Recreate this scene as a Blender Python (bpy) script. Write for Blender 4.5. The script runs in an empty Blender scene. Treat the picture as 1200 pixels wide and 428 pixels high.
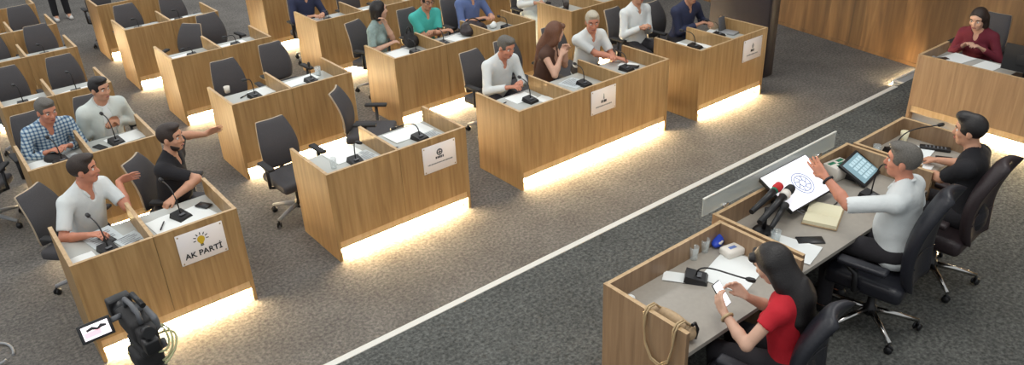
import bpy, bmesh, math, random
import numpy as np
from mathutils import Vector, Matrix
random.seed(7)
SC = bpy.context.scene
COL = SC.collection
PI = math.pi

# ---------------------------------------------------------------- materials
def lin(c):
    return tuple(((v/255)/12.92 if v/255 <= .04045 else ((v/255+.055)/1.055)**2.4) for v in c)

MATS = {}
def mat(name, rgb, rough=.6, metal=0., emit=0., spec=.5, noise=0., nscale=40., bump=0., alpha=1., trans=0., coat=0., sheen=0.):
    if name in MATS: return MATS[name]
    m = bpy.data.materials.new(name); m.use_nodes = True
    nt = m.node_tree; b = nt.nodes['Principled BSDF']
    c = lin(rgb)+(1,)
    b.inputs['Base Color'].default_value = c
    b.inputs['Roughness'].default_value = rough
    b.inputs['Metallic'].default_value = metal
    b.inputs['Specular IOR Level'].default_value = spec
    b.inputs['Alpha'].default_value = alpha
    b.inputs['Transmission Weight'].default_value = trans
    b.inputs['Coat Weight'].default_value = coat
    b.inputs['Sheen Weight'].default_value = sheen
    if emit:
        b.inputs['Emission Color'].default_value = c
        b.inputs['Emission Strength'].default_value = emit
    if noise or bump:
        g = nt.nodes.new('ShaderNodeNewGeometry')
        n = nt.nodes.new('ShaderNodeTexNoise'); n.inputs['Scale'].default_value = nscale
        n.inputs['Detail'].default_value = 4
        nt.links.new(g.outputs['Position'], n.inputs['Vector'])
        if noise:
            r = nt.nodes.new('ShaderNodeValToRGB')
            r.color_ramp.elements[0].position = .3; r.color_ramp.elements[1].position = .7
            r.color_ramp.elements[0].color = tuple(v*(1-noise) for v in c[:3])+(1,)
            r.color_ramp.elements[1].color = tuple(min(1, v*(1+noise)) for v in c[:3])+(1,)
            nt.links.new(n.outputs['Fac'], r.inputs['Fac'])
            nt.links.new(r.outputs['Color'], b.inputs['Base Color'])
        if bump:
            bp = nt.nodes.new('ShaderNodeBump'); bp.inputs['Strength'].default_value = bump
            bp.inputs['Distance'].default_value = .01
            nt.links.new(n.outputs['Fac'], bp.inputs['Height'])
            nt.links.new(bp.outputs['Normal'], b.inputs['Normal'])
    MATS[name] = m
    return m

def wood(name, a, bcol, ccol, scale=(26, 26, 1.6), rough=.45, boards=0.):
    m = bpy.data.materials.new(name); m.use_nodes = True
    nt = m.node_tree; b = nt.nodes['Principled BSDF']
    b.inputs['Roughness'].default_value = rough
    g = nt.nodes.new('ShaderNodeNewGeometry')
    mp = nt.nodes.new('ShaderNodeMapping'); mp.inputs['Scale'].default_value = scale
    nt.links.new(g.outputs['Position'], mp.inputs['Vector'])
    n = nt.nodes.new('ShaderNodeTexNoise'); n.inputs['Scale'].default_value = 1.0
    n.inputs['Detail'].default_value = 6; n.inputs['Distortion'].default_value = .6
    nt.links.new(mp.outputs['Vector'], n.inputs['Vector'])
    r = nt.nodes.new('ShaderNodeValToRGB')
    r.color_ramp.elements[0].position = .32; r.color_ramp.elements[0].color = lin(a)+(1,)
    r.color_ramp.elements[1].position = .72; r.color_ramp.elements[1].color = lin(ccol)+(1,)
    e = r.color_ramp.elements.new(.52); e.color = lin(bcol)+(1,)
    nt.links.new(n.outputs['Fac'], r.inputs['Fac'])
    out = r.outputs['Color']
    if boards:
        # veneer boards of differing tone, laid vertically across the wall
        mp2 = nt.nodes.new('ShaderNodeMapping'); mp2.inputs['Rotation'].default_value = (0, 0, 0)
        nt.links.new(g.outputs['Position'], mp2.inputs['Vector'])
        sx = nt.nodes.new('ShaderNodeSeparateXYZ'); nt.links.new(mp2.outputs['Vector'], sx.inputs[0])
        mu = nt.nodes.new('ShaderNodeMath'); mu.operation = 'MULTIPLY'; mu.inputs[1].default_value = 1/boards
        nt.links.new(sx.outputs['Y'], mu.inputs[0])
        fl = nt.nodes.new('ShaderNodeMath'); fl.operation = 'FLOOR'; nt.links.new(mu.outputs[0], fl.inputs[0])
        wn = nt.nodes.new('ShaderNodeTexWhiteNoise'); wn.noise_dimensions = '1D'
        nt.links.new(fl.outputs[0], wn.inputs['W'])
        mr = nt.nodes.new('ShaderNodeMapRange'); mr.inputs['To Min'].default_value = .72; mr.inputs['To Max'].default_value = 1.15
        nt.links.new(wn.outputs['Value'], mr.inputs['Value'])
        mx = nt.nodes.new('ShaderNodeMix'); mx.data_type = 'RGBA'; mx.blend_type = 'MULTIPLY'; mx.inputs[0].default_value = 1
        nt.links.new(out, mx.inputs[6]); nt.links.new(mr.outputs[0], mx.inputs[7])
        out = mx.outputs[2]
    nt.links.new(out, b.inputs['Base Color'])
    MATS[name] = m
    return m

def carpet(name, dark, mid, light):
    m = bpy.data.materials.new(name); m.use_nodes = True
    nt = m.node_tree; b = nt.nodes['Principled BSDF']
    b.inputs['Roughness'].default_value = .95; b.inputs['Specular IOR Level'].default_value = .1
    g = nt.nodes.new('ShaderNodeNewGeometry')
    n = nt.nodes.new('ShaderNodeTexNoise'); n.inputs['Scale'].default_value = 34; n.inputs['Detail'].default_value = 3
    n.inputs['Roughness'].default_value = .7
    nt.links.new(g.outputs['Position'], n.inputs['Vector'])
    r = nt.nodes.new('ShaderNodeValToRGB')
    r.color_ramp.elements[0].position = .33; r.color_ramp.elements[0].color = lin(dark)+(1,)
    r.color_ramp.elements[1].position = .68; r.color_ramp.elements[1].color = lin(light)+(1,)
    e = r.color_ramp.elements.new(.5); e.color = lin(mid)+(1,)
    nt.links.new(n.outputs['Fac'], r.inputs['Fac'])
    n2 = nt.nodes.new('ShaderNodeTexNoise'); n2.inputs['Scale'].default_value = 2.2; n2.inputs['Detail'].default_value = 2
    nt.links.new(g.outputs['Position'], n2.inputs['Vector'])
    mr = nt.nodes.new('ShaderNodeMapRange'); mr.inputs['From Min'].default_value = .3; mr.inputs['From Max'].default_value = .7
    mr.inputs['To Min'].default_value = .86; mr.inputs['To Max'].default_value = 1.12
    nt.links.new(n2.outputs['Fac'], mr.inputs['Value'])
    mx = nt.nodes.new('ShaderNodeMix'); mx.data_type = 'RGBA'; mx.blend_type = 'MULTIPLY'; mx.inputs[0].default_value = 1
    nt.links.new(r.outputs['Color'], mx.inputs[6]); nt.links.new(mr.outputs[0], mx.inputs[7])
    nt.links.new(mx.outputs[2], b.inputs['Base Color'])
    bp = nt.nodes.new('ShaderNodeBump'); bp.inputs['Strength'].default_value = .5; bp.inputs['Distance'].default_value = .01
    nt.links.new(n.outputs['Fac'], bp.inputs['Height']); nt.links.new(bp.outputs['Normal'], b.inputs['Normal'])
    MATS[name] = m
    return m

def checked(name, base, line, line2, step=.035):
    m = bpy.data.materials.new(name); m.use_nodes = True
    nt = m.node_tree; b = nt.nodes['Principled BSDF']; b.inputs['Roughness'].default_value = .85
    tc = nt.nodes.new('ShaderNodeTexCoord'); sx = nt.nodes.new('ShaderNodeSeparateXYZ')
    nt.links.new(tc.outputs['Object'], sx.inputs[0])
    def band(sock, w):
        a = nt.nodes.new('ShaderNodeMath'); a.operation = 'MULTIPLY'; a.inputs[1].default_value = 1/step
        nt.links.new(sock, a.inputs[0])
        f = nt.nodes.new('ShaderNodeMath'); f.operation = 'FRACT'; nt.links.new(a.outputs[0], f.inputs[0])
        c = nt.nodes.new('ShaderNodeMath'); c.operation = 'LESS_THAN'; c.inputs[1].default_value = w
        nt.links.new(f.outputs[0], c.inputs[0]); return c.outputs[0]
    x = band(sx.outputs['X'], .42); z = band(sx.outputs['Z'], .42)
    ad = nt.nodes.new('ShaderNodeMath'); ad.operation = 'ADD'; nt.links.new(x, ad.inputs[0]); nt.links.new(z, ad.inputs[1])
    hf = nt.nodes.new('ShaderNodeMath'); hf.operation = 'MULTIPLY'; hf.inputs[1].default_value = .5
    nt.links.new(ad.outputs[0], hf.inputs[0])
    r = nt.nodes.new('ShaderNodeValToRGB'); r.color_ramp.interpolation = 'CONSTANT'
    r.color_ramp.elements[0].color = lin(base)+(1,); r.color_ramp.elements[0].position = 0
    r.color_ramp.elements[1].color = lin(line2)+(1,); r.color_ramp.elements[1].position = .75
    e = r.color_ramp.elements.new(.25); e.color = lin(line)+(1,)
    nt.links.new(hf.outputs[0], r.inputs['Fac']); nt.links.new(r.outputs['Color'], b.inputs['Base Color'])
    MATS[name] = m
    return m

M = {}
M['oak'] = wood('oak_veneer', (148, 116, 74), (164, 131, 86), (177, 145, 99))
M['edge'] = wood('oak_edge_band', (176, 146, 106), (190, 160, 120), (200, 172, 134), rough=.5)
M['oakdull'] = wood('oak_veneer_presidium', (132, 106, 80), (146, 119, 91), (158, 131, 102))
M['wallwood'] = wood('wall_veneer', (100, 74, 48), (126, 94, 60), (150, 116, 78), scale=(9, 9, .9), rough=.5, boards=.21)
M['kick'] = wood('kick_board', (192, 160, 116), (202, 172, 130), (210, 182, 142), rough=.5)
M['floor'] = carpet('carpet_speckled', (86, 84, 82), (109, 106, 102), (131, 127, 122))
M['floor2'] = carpet('carpet_platform', (66, 67, 65), (90, 91, 88), (114, 115, 111))
M['glass_top'] = mat('tabletop_back_painted_glass', (184, 187, 182), rough=.12, spec=.6)
M['lamin'] = mat('tabletop_grey_laminate', (160, 154, 144), rough=.28, noise=.04, nscale=30)
M['white'] = mat('plinth_white', (225, 220, 210), rough=.5)
M['led'] = mat('led_strip', (255, 224, 172), emit=185)
M['paper'] = mat('paper_white', (232, 236, 234), rough=.8)
M['papergrey'] = mat('paper_print', (196, 204, 206), rough=.8, noise=.08, nscale=90)
M['cream'] = mat('paper_cream', (226, 220, 188), rough=.8)
M['ink'] = mat('ink_dark', (40, 40, 44), rough=.6)
M['inkgrey'] = mat('ink_grey', (120, 122, 126), rough=.6)
M['inkblue'] = mat('ink_pale_blue', (104, 128, 184), rough=.7)
M['black'] = mat('plastic_black', (24, 24, 26), rough=.4)
M['blackmat'] = mat('plastic_black_matte', (34, 33, 34), rough=.7)
M['grey'] = mat('plastic_grey', (92, 94, 98), rough=.5)
M['midgrey'] = mat('plastic_light_grey', (150, 152, 154), rough=.5)
M['fabric'] = mat('chair_fabric_grey', (72, 70, 72), rough=.92, noise=.12, nscale=160, bump=.15)
M['trimcream'] = mat('chair_edge_cream', (176, 158, 134), rough=.6)
M['leather'] = mat('leather_black', (32, 33, 40), rough=.42, noise=.1, nscale=60, bump=.12)
M['leatherbrown'] = mat('leather_brown_black', (46, 36, 38), rough=.48, noise=.1, nscale=60, bump=.12)
M['chrome'] = mat('chrome', (190, 188, 184), rough=.22, metal=1.)
M['alu'] = mat('brushed_aluminium', (224, 222, 212), rough=.35, metal=0., spec=.6)
M['clear'] = mat('clear_glass', (225, 235, 236), rough=.08, spec=.7, alpha=.30)
M['screen_glass'] = mat('screen_panel_glass', (196, 204, 202), rough=.06, alpha=.42)
M['sign'] = mat('sign_white', (246, 239, 236), rough=.35)
M['yellow'] = mat('emblem_yellow', (214, 176, 40), rough=.5)
M['red'] = mat('foam_red', (190, 40, 44), rough=.8)
M['green'] = mat('print_green', (22, 110, 80), rough=.6)
M['blue'] = mat('print_blue', (40, 74, 190), rough=.5)
M['tan'] = mat('bag_tan_leather', (178, 152, 118), rough=.6, noise=.1, nscale=50)
M['gold'] = mat('strap_tan_chain', (186, 162, 124), rough=.4, metal=.2)
M['darkwall'] = mat('partition_dark', (52, 46, 50), rough=.5, noise=.08, nscale=12)
M['strapyellow'] = mat('cable_pale_green', (170, 172, 130), rough=.6)
M['phonelit'] = mat('phone_screen_lit', (240, 244, 250), emit=1.6)
M['tabscreen'] = mat('tablet_screen_lit', (120, 150, 160), emit=.45)
M['tabtile'] = mat('tablet_tiles_lit', (170, 196, 204), emit=.5)
M['docscreen'] = mat('document_screen_lit', (240, 240, 246), emit=.45)
M['camscreen'] = mat('viewfinder_screen_lit', (250, 190, 200), emit=.8)
M['camscreen2'] = mat('viewfinder_screen_pale', (250, 240, 244), emit=.9)
M['skin'] = mat('skin_tan', (196, 146, 118), rough=.55, noise=.06, nscale=25)
M['skinlight'] = mat('skin_light', (206, 164, 140), rough=.55, noise=.06, nscale=25)
M['skinred'] = mat('skin_ruddy', (198, 134, 108), rough=.55, noise=.06, nscale=25)
M['lip'] = mat('lip_rose', (150, 84, 78), rough=.5)
M['eyewhite'] = mat('eye_white', (220, 216, 210), rough=.3)
M['hairblack'] = mat('hair_black', (24, 20, 20), rough=.5, noise=.2, nscale=120, bump=.3)
M['hairdark'] = mat('hair_dark_brown', (46, 34, 28), rough=.55, noise=.2, nscale=120, bump=.3)
M['hairbrown'] = mat('hair_auburn_brown', (104, 68, 48), rough=.55, noise=.2, nscale=120, bump=.3)
M['hairgrey'] = mat('hair_grey', (94, 90, 84), rough=.6, noise=.25, nscale=120, bump=.3)
M['hairwhite'] = mat('hair_light_grey', (176, 168, 150), rough=.6, noise=.2, nscale=120, bump=.3)
M['shirtwhite'] = mat('cotton_white', (216, 221, 220), rough=.85, noise=.03, nscale=11, bump=.9)
M['shirtpale'] = mat('cotton_pale_grey', (204, 212, 207), rough=.85, noise=.04, nscale=11, bump=.9)
M['black_cloth'] = mat('cotton_black', (30, 29, 33), rough=.9, noise=.1, nscale=11, bump=.8)
M['navy'] = mat('cotton_navy', (46, 52, 78), rough=.88, noise=.1, nscale=11, bump=.8)
M['blueshirt'] = mat('cotton_blue', (94, 112, 158), rough=.88, noise=.06, nscale=11, bump=.8)
M['teal'] = mat('cotton_teal', (70, 178, 168), rough=.85, noise=.06, nscale=11, bump=.8)
M['greyteal'] = mat('cotton_grey_teal', (140, 160, 156), rough=.85, noise=.16, nscale=30, bump=.2)
M['burgundy'] = mat('knit_burgundy', (106, 30, 46), rough=.85, noise=.08, nscale=11, bump=.7)
M['redcloth'] = mat('cotton_red', (190, 24, 40), rough=.8, noise=.06, nscale=11, bump=.7)
M['browntop'] = mat('cotton_brown', (86, 60, 48), rough=.85, noise=.08, nscale=11, bump=.7)
M['trousers'] = mat('trousers_dark', (40, 38, 42), rough=.9, noise=.08, nscale=11, bump=.7)
M['shoe'] = mat('shoe_black', (26, 25, 26), rough=.4)
M['shoelight'] = mat('shoe_light', (206, 204, 200), rough=.6)
M['check'] = checked('cotton_checked', (198, 210, 214), (116, 146, 172), (58, 82, 116))

# ---------------------------------------------------------------- mesh builder
class MB:
    def __init__(self): self.v=[]; self.f=[]; self.m=[]; self.T=Matrix.Identity(4); self.sm=[]
    def add(self, vs, fs, m=0, smooth=False):
        o=len(self.v); self.v += [tuple(self.T@Vector(p)) for p in vs]
        for f in fs: self.f.append(tuple(i+o for i in f)); self.m.append(m); self.sm.append(smooth)
    def box(self, x0,x1,y0,y1,z0,z1, m=0, top=None, bottom=None):
        vs=[(x0,y0,z0),(x1,y0,z0),(x1,y1,z0),(x0,y1,z0),(x0,y0,z1),(x1,y0,z1),(x1,y1,z1),(x0,y1,z1)]
        self.add(vs,[(0,1,5,4),(1,2,6,5),(2,3,7,6),(3,0,4,7)],m)
        self.add(vs,[(4,5,6,7)],m if top is None else top); self.add(vs,[(3,2,1,0)],m if bottom is None else bottom)
    def rbox(self, cx,cy,cz, sx,sy,sz, r=.01, seg=2, m=0):
        bm=bmesh.new(); bmesh.ops.create_cube(bm,size=1)
        for v in bm.verts: v.co=Vector((v.co.x*sx+cx,v.co.y*sy+cy,v.co.z*sz+cz))
        bmesh.ops.bevel(bm,geom=list(bm.edges),offset=min(r,.49*min(sx,sy,sz)),segments=seg,profile=.6,affect='EDGES')
        bm.verts.index_update()
        self.add([v.co[:] for v in bm.verts],[tuple(v.index for v in f.verts) for f in bm.faces],m,True); bm.free()
    def tube(self, pts, r, n=8, m=0, caps=True):
        pts=[Vector(p) for p in pts]; rs=r if isinstance(r,(list,tuple)) else [r]*len(pts)
        up=None; vs=[]
        for i,p in enumerate(pts):
            d=(pts[min(i+1,len(pts)-1)]-pts[max(i-1,0)]).normalized()
            if up is None: up=d.orthogonal().normalized()
            up=(up-d*up.dot(d)).normalized() if (up-d*up.dot(d)).length>1e-6 else d.orthogonal().normalized()
            s=d.cross(up)
            for k in range(n):
                a=2*PI*k/n; vs.append(p+(up*math.cos(a)+s*math.sin(a))*rs[i])
        fs=[]
        for i in range(len(pts)-1):
            for k in range(n): fs.append((i*n+k,i*n+(k+1)%n,(i+1)*n+(k+1)%n,(i+1)*n+k))
        self.add(vs,fs,m,True)
        if caps: self.add(vs,[tuple(range(n))[::-1],tuple((len(pts)-1)*n+k for k in range(n))],m)
    def lathe(self, prof, n=20, c=(0,0,0), m=0, ms=None, axis='z'):
        vs=[]
        for r,z in prof:
            for k in range(n):
                a=2*PI*k/n
                p=(r*math.cos(a),r*math.sin(a),z) if axis=='z' else (r*math.cos(a),z,-r*math.sin(a))
                vs.append((p[0]+c[0],p[1]+c[1],p[2]+c[2]))
        for i in range(len(prof)-1):
            self.add(vs,[(i*n+k,i*n+(k+1)%n,(i+1)*n+(k+1)%n,(i+1)*n+k) for k in range(n)],m if ms is None else ms[i],True)
        e=len(prof)-1
        if prof[0][0]>1e-6: self.add(vs,[tuple(range(n))[::-1]],m if ms is None else ms[0])
        if prof[e][0]>1e-6: self.add(vs,[tuple(e*n+k for k in range(n))],m if ms is None else ms[-1])
    def prism(self, poly, z0, z1, m=0):
        n=len(poly); vs=[(x,y,z0) for x,y in poly]+[(x,y,z1) for x,y in poly]
        self.add(vs,[(i,(i+1)%n,n+(i+1)%n,n+i) for i in range(n)]+[tuple(range(n))[::-1],tuple(range(n,2*n))],m)
    def build(self, name, mats, parent=None, weld=True):
        me=bpy.data.meshes.new(name); me.from_pydata(self.v,[],self.f)
        if not isinstance(mats,(list,tuple)): mats=[mats]
        for m in mats: me.materials.append(m)
        for p,mi,s in zip(me.polygons,self.m,self.sm): p.material_index=min(mi,len(mats)-1); p.use_smooth=s
        if weld:
            bm=bmesh.new(); bm.from_mesh(me); bmesh.ops.remove_doubles(bm,verts=bm.verts,dist=1e-5)
            bmesh.ops.recalc_face_normals(bm,faces=bm.faces); bm.to_mesh(me); bm.free()
        me.update()
        o=bpy.data.objects.new(name,me); COL.objects.link(o)
        if parent: o.parent=parent
        return o

def tag(o, label, cat, group=None):
    o['label']=label; o['category']=cat
    if group: o['group']=group
    return o
def thing(name, label, cat, loc, rz=0, group=None):
    o=bpy.data.objects.new(name,None); COL.objects.link(o); o.location=loc; o.rotation_euler=(0,0,rz)
    o.empty_display_size=.1
    return tag(o,label,cat,group)
def kids(o, memo={}):
    return [c for c in COL.objects if c.parent==o]
def dup(root, loc, rz, label, group=None):
    def cp(o,par):
        c=o.copy(); COL.objects.link(c)
        if par: c.parent=par
        for k in kids(o): cp(k,c)
        return c
    r=cp(root,None); r.location=loc; r.rotation_euler=(0,0,rz); r['label']=label
    if group: r['group']=group
    return r
def bez(p0,p1,p2,p3,n=10):
    p0,p1,p2,p3=map(Vector,(p0,p1,p2,p3)); out=[]
    for i in range(n+1):
        t=i/n; out.append(p0*(1-t)**3+p1*3*t*(1-t)**2+p2*3*t*t*(1-t)+p3*t**3)
    return out
def R(d): return math.radians(d)
# ---------------------------------------------------------------- room shell
CAM=(-1.570,-4.885,3.993)
def struct(o): o['kind']='structure'; return o
b=MB(); b.box(-7,12,-.46,16,-.2,0); struct(b.build('floor',M['floor']))
b=MB(); b.box(-7,12,-9,-.46,-.2,.15); struct(b.build('floor_platform',M['floor2']))
b=MB(); b.box(-7,8.05,-.485,-.425,.1,.156); struct(b.build('trim_1',M['alu']))
b=MB()
wx=lambda y: 9.3+(y+.07)*(.43/2.49)
b.add([(wx(-9),-9,0),(wx(16),16,0),(wx(16)+.2,16,0),(wx(-9)+.2,-9,0),(wx(-9),-9,4.4),(wx(16),16,4.4),(wx(16)+.2,16,4.4),(wx(-9)+.2,-9,4.4)],
      [(0,1,5,4),(1,2,6,5),(2,3,7,6),(3,0,4,7),(4,5,6,7),(3,2,1,0)])
struct(b.build('wall_right',M['wallwood']))
b=MB(); b.add([(wx(-2)-.012,-2,.0),(wx(16)-.012,16,0),(wx(16),16,0),(wx(-2),-2,0),(wx(-2)-.012,-2,.05),(wx(16)-.012,16,.05),(wx(16),16,.05),(wx(-2),-2,.05)],
      [(0,1,5,4),(1,2,6,5),(2,3,7,6),(3,0,4,7),(4,5,6,7),(3,2,1,0)])
struct(b.build('baseboard_right',MATS['wall_veneer']))
# short lit step at the end of the platform edge
t=thing('step_box','pale low step box at the wall end of the white floor line','step',(8.42,-.25,0))
b=MB(); b.rbox(.40,-.06,.03,.78,.16,.06,.006,1); b.build('step_body',M['midgrey'],t)
b=MB(); b.box(.0,.80,.0,.03,.06,.075); b.box(.0,.03,-.14,.0,.06,.075); b.box(.0,.80,-.17,-.14,.06,.075); b.build('edge_trim',M['alu'],t)
b=MB(); b.box(.02,.78,.021,.030,.015,.04); b.build('led_strip',M['led'],t)
# dark partition beside the front-row desk at the right
b=MB(); b.rbox(7.57,1.60,1.55,.2,1.0,3.1,.008,1)
b.box(7.462,7.468,1.12,2.08,.02,3.0); struct(b.build('partition_dark',M['darkwall']))
# ---------------------------------------------------------------- desks
def desk(label, x0, x1, yf, div, zf=0., H=.9, D=.74, rz=0, led=True, led_from=0., wood_m='oak', top_m='glass_top', tz=.74, group=None, edge='edge', x_open=()):
    """local frame: u along +X from 0, v backwards (+Y), seats at the back"""
    W=abs(x1-x0); t=thing('council_desk',label,'desk',(x0,yf,zf),rz,group)
    ed=[M[wood_m],M[edge]]
    th=.03
    for u in (0,W-th):
        b=MB(); b.box(u,u+th,0,D,0,H,0,1); b.build('side_panel',ed,t)
    cuts=[th]+[d for d in div]+[W-th]
    for i in range(len(cuts)-1):
        a=cuts[i]+(.0015 if i else 0); c=cuts[i+1]-(.0015 if i<len(cuts)-2 else 0)
        b=MB(); b.box(a,c,.002,.03,.2,H-.001,0,1); b.build('front_panel',ed,t)
        b=MB(); b.box(cuts[i]+(.015 if i else 0),cuts[i+1]-(.015 if i<len(cuts)-2 else 0),.031,D-.005,tz-.03,tz); b.build('tabletop',[M[top_m]],t)
    for d in div:
        b=MB(); b.box(d-.0145,d+.0145,.031,D,tz-.25,H,0,1); b.build('divider',ed,t)
    b=MB(); b.box(th,W-th,.014,.034,.12,.199,0); b.build('kick_board',[M['kick']],t)
    b=MB(); b.box(th,W-th,.1,.12,0,.199); b.box(th,W-th,.034,.1,.185,.199); b.build('plinth',[M['white']],t)
    if led:
        b=MB(); b.box(th+.02+led_from,W-th-.02,.088,.099,.03,.10); b.build('led_strip',[M['led']],t)
    return t
DK={}
def row(key,label,x0,x1,yf,div): DK[key]=(x0,yf,x1); return desk(label,x0,x1,yf,[d-x0 for d in div],group='councillor desks')
row('D1','oak front-row desk bearing the sign with the yellow bulb emblem',-1.196,.057,.917,[-.603])
row('D2','oak front-row desk with nobody seated and a round-emblem sign',.868,2.356,.942,[1.603])
row('D3','long oak three-seat front-row desk with a white sign in its middle',2.959,5.206,.862,[3.708,4.457])
row('D4','oak front-row desk standing beside the dark partition',5.667,6.969,.783,[6.29])
row('E1','oak second-row desk of the man in the checked shirt',-1.117,.040,2.902,[-.568])
row('E2','oak second-row desk with two empty grey chairs behind the unoccupied front desk',.875,2.311,3.142,[1.564])
row('E3','oak second-row desk of the man in the teal polo shirt',2.908,5.133,3.179,[3.671,4.41])
row('E4','oak desk behind the auburn-haired woman, cut by the top of the photo',5.735,7.02,3.118,[6.38])
row('F1','oak third-row desk directly behind the man in the white jacket',-1.03,.105,4.88,[-.50])
row('F2','oak third-row desk whose two grey chairs are turned aside',.89,2.215,5.18,[1.53])
row('F3','oak third-row desk of the man in dark navy at the top edge',2.953,5.12,5.354,[3.70,4.42])
row('F4','oak desk at the top edge, behind the man in the blue shirt',5.735,7.0,5.40,[6.38])
row('G1','oak fourth-row desk at left with one grey chair in view',-1.06,.14,6.70,[-.46])
row('G2','oak fourth-row desk in the second column, left grey chair fully in view',.825,2.16,7.0,[1.47])
row('G3','oak desk at the top edge, right of the two turned-aside chairs',2.95,5.1,7.25,[3.70,4.42])
row('H1','oak fifth-row desk in the left column near the standing legs',-1.06,.18,8.15,[-.39])
row('H2','oak desk at the top edge right of the standing legs',.87,2.15,8.75,[1.5])
row('I1','oak desk in the top left corner, rearmost of the left column',-1.06,.18,9.75,[-.39])

PZ=.15
def pdesk(label,xa,xb,yf,div,D): return desk(label,xb,xa,yf,div,zf=PZ,D=D,rz=PI,led=False,wood_m='oakdull',top_m='lamin',group='presidium desk units')
pdesk('near oak presidium desk unit of the woman in red',1.37,2.53,-1.95,[],.68)
pdesk('middle oak presidium desk unit of the man raising his arm',2.56,4.32,-1.86,[],.74)
pdesk('far oak presidium desk unit of the man in the black T-shirt',4.35,5.16,-1.90,[],.58)
# clerk's desk, faces -X
CX,CY=7.12,-1.06
desk('oak clerk desk of the woman in burgundy by the wood wall',CX,CX+2.6,CY,[],zf=PZ,H=.80,D=.66,rz=-PI/2,top_m='glass_top',led_from=.62,tz=.68,wood_m='oakdull')

# glass screen on the presidium front
t=thing('glass_screen','low clear glass screen with bright top edge along the presidium front','screen',(3.32,-1.845,PZ+.9))
b=MB(); b.box(-.86,.82,-.005,.005,.012,.15); b.build('pane',M['screen_glass'],t)
b=MB(); b.box(-.86,.82,-.007,.007,.15,.158); b.build('polished_edge',M['alu'],t)
for u in (-.6,.0,.6):
    b=MB(); b.rbox(u,0,.012,.06,.03,.024,.004,1); b.build('clamp',M['chrome'],t)

# ---------------------------------------------------------------- signs
def text_mesh(body,size,name,parent,m,loc,ex=.001):
    cu=bpy.data.curves.new(name,'FONT'); cu.body=body; cu.size=size; cu.align_x='CENTER'; cu.align_y='CENTER'; cu.extrude=ex
    cu.offset=.0012
    o=bpy.data.objects.new(name,cu); COL.objects.link(o)
    dg=bpy.context.evaluated_depsgraph_get(); dg.update()
    me=bpy.data.meshes.new_from_object(o.evaluated_get(dg)); bpy.data.objects.remove(o)
    me.materials.clear(); me.materials.append(m)
    k=bpy.data.objects.new(name,me); COL.objects.link(k); k.parent=parent; k.location=loc; k.rotation_euler=(PI/2,0,0)
    return k
def sign(label,x,yf,z,w=.375,h=.28):
    t=thing('party_sign',label,'sign',(x,yf-.008,z),0,'signs on the front-row desks')
    b=MB(); b.rbox(0,0,0,w,.008,h,.003,1); b.build('board',M['sign'],t)
    for sx in (-1,1):
        for sz in (-1,1):
            b=MB(); b.lathe([(0,-.0065),(.007,-.006),(.007,-.004)],10,(sx*(w/2-.018),0,sz*(h/2-.018)),axis='y'); b.build('screw',M['tan'],t)
    return t
def disc(cx,cz,r,y0,y1,n=24):
    return [(cx+r*math.cos(2*PI*k/n),cz+r*math.sin(2*PI*k/n)) for k in range(n)]
def flat(polys,name,m,parent,y=-.0058,th=.0016):
    b=MB(); b.T=Matrix.Rotation(PI/2,4,'X')
    for p in polys: b.prism(p,-y-th,-y)
    o=b.build(name,m,parent); return o
t=sign('white sign with yellow bulb emblem and bold dark lettering',-.271,.919,.705)
bul=[(.030*math.cos(a)*1.0,.045+.032*math.sin(a)) for a in np.linspace(R(-55),R(235),22)]+[(-.011,.004),(.011,.004)]
flat([bul],'bulb_emblem',M['yellow'],t)
rays=[]
for k in range(7):
    a=R(-6+k*32); c,s=math.cos(a),math.sin(a); o=(0,.047)
    rays.append([(o[0]+c*.040-s*.004,o[1]+s*.040+c*.004),(o[0]+c*.040+s*.004,o[1]+s*.040-c*.004),(o[0]+c*.062+s*.003,o[1]+s*.062-c*.003),(o[0]+c*.062-s*.003,o[1]+s*.062+c*.003)])
flat(rays,'emblem_rays',M['ink'],t)
flat([[(-.013,-.014),(.013,-.014),(.013,-.006),(-.013,-.006)],[(-.012,-.003),(.012,-.003),(.012,.003),(-.012,.003)]],'bulb_base',M['ink'],t)
text_mesh('AK PART\u0130',.068,'lettering',t,M['ink'],(0,-.0062,-.070))
def bars(x0,x1,z,h,n,fill=.62):
    out=[]; w=(x1-x0)/n
    for k in range(n):
        a=x0+k*w; c=a+w*fill*(.8+.4*random.random()); hh=h*(.85+.3*random.random())
        out.append([(a,z-hh/2),(c,z-hh/2),(c,z+hh/2),(a,z+hh/2)])
    return out
def emblem_sign(label,x,yf,z,kind):
    t=sign(label,x,yf,z)
    if kind=='round':
        flat([disc(0,.052,.034,0,0)],'round_emblem',M['grey'],t)
        flat([disc(0,.052,.020,0,0)],'emblem_field',M['sign'],t,-.0076)
        flat([disc(0,.052,.010,0,0)]+[[(-.024,.049),(.024,.049),(.024,.055),(-.024,.055)],[(-.003,.028),(.003,.028),(.003,.076),(-.003,.076)]],'emblem_star',M['ink'],t,-.0094)
        flat(bars(-.048,.05,.0,.024,5,.75),'heading_lettering',M['ink'],t)
        flat(bars(-.14,.145,-.055,.012,22,.7),'small_lettering',M['inkgrey'],t)
    elif kind=='spike':
        flat([[(-.010,.012),(.012,.012),(.004,.075),(-.002,.075)]],'slim_emblem',M['midgrey'],t)
        flat(bars(-.040,.042,-.012,.030,4,.8),'heading_lettering',M['ink'],t)
        flat(bars(-.12,.125,-.062,.012,18,.7),'small_lettering',M['inkgrey'],t)
    else:
        flat([[(-.014,.012),(.014,.012),(.020,.05),(.0,.085),(-.020,.05)]],'pale_emblem',M['midgrey'],t)
        flat(bars(-.036,.038,-.014,.034,3,.82),'heading_lettering',M['ink'],t)
        flat(bars(-.11,.115,-.066,.014,14,.7),'small_lettering',M['inkgrey'],t)
emblem_sign('white sign with grey round emblem on the front desk with no one seated',2.031,.944,.694,'round')
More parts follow.
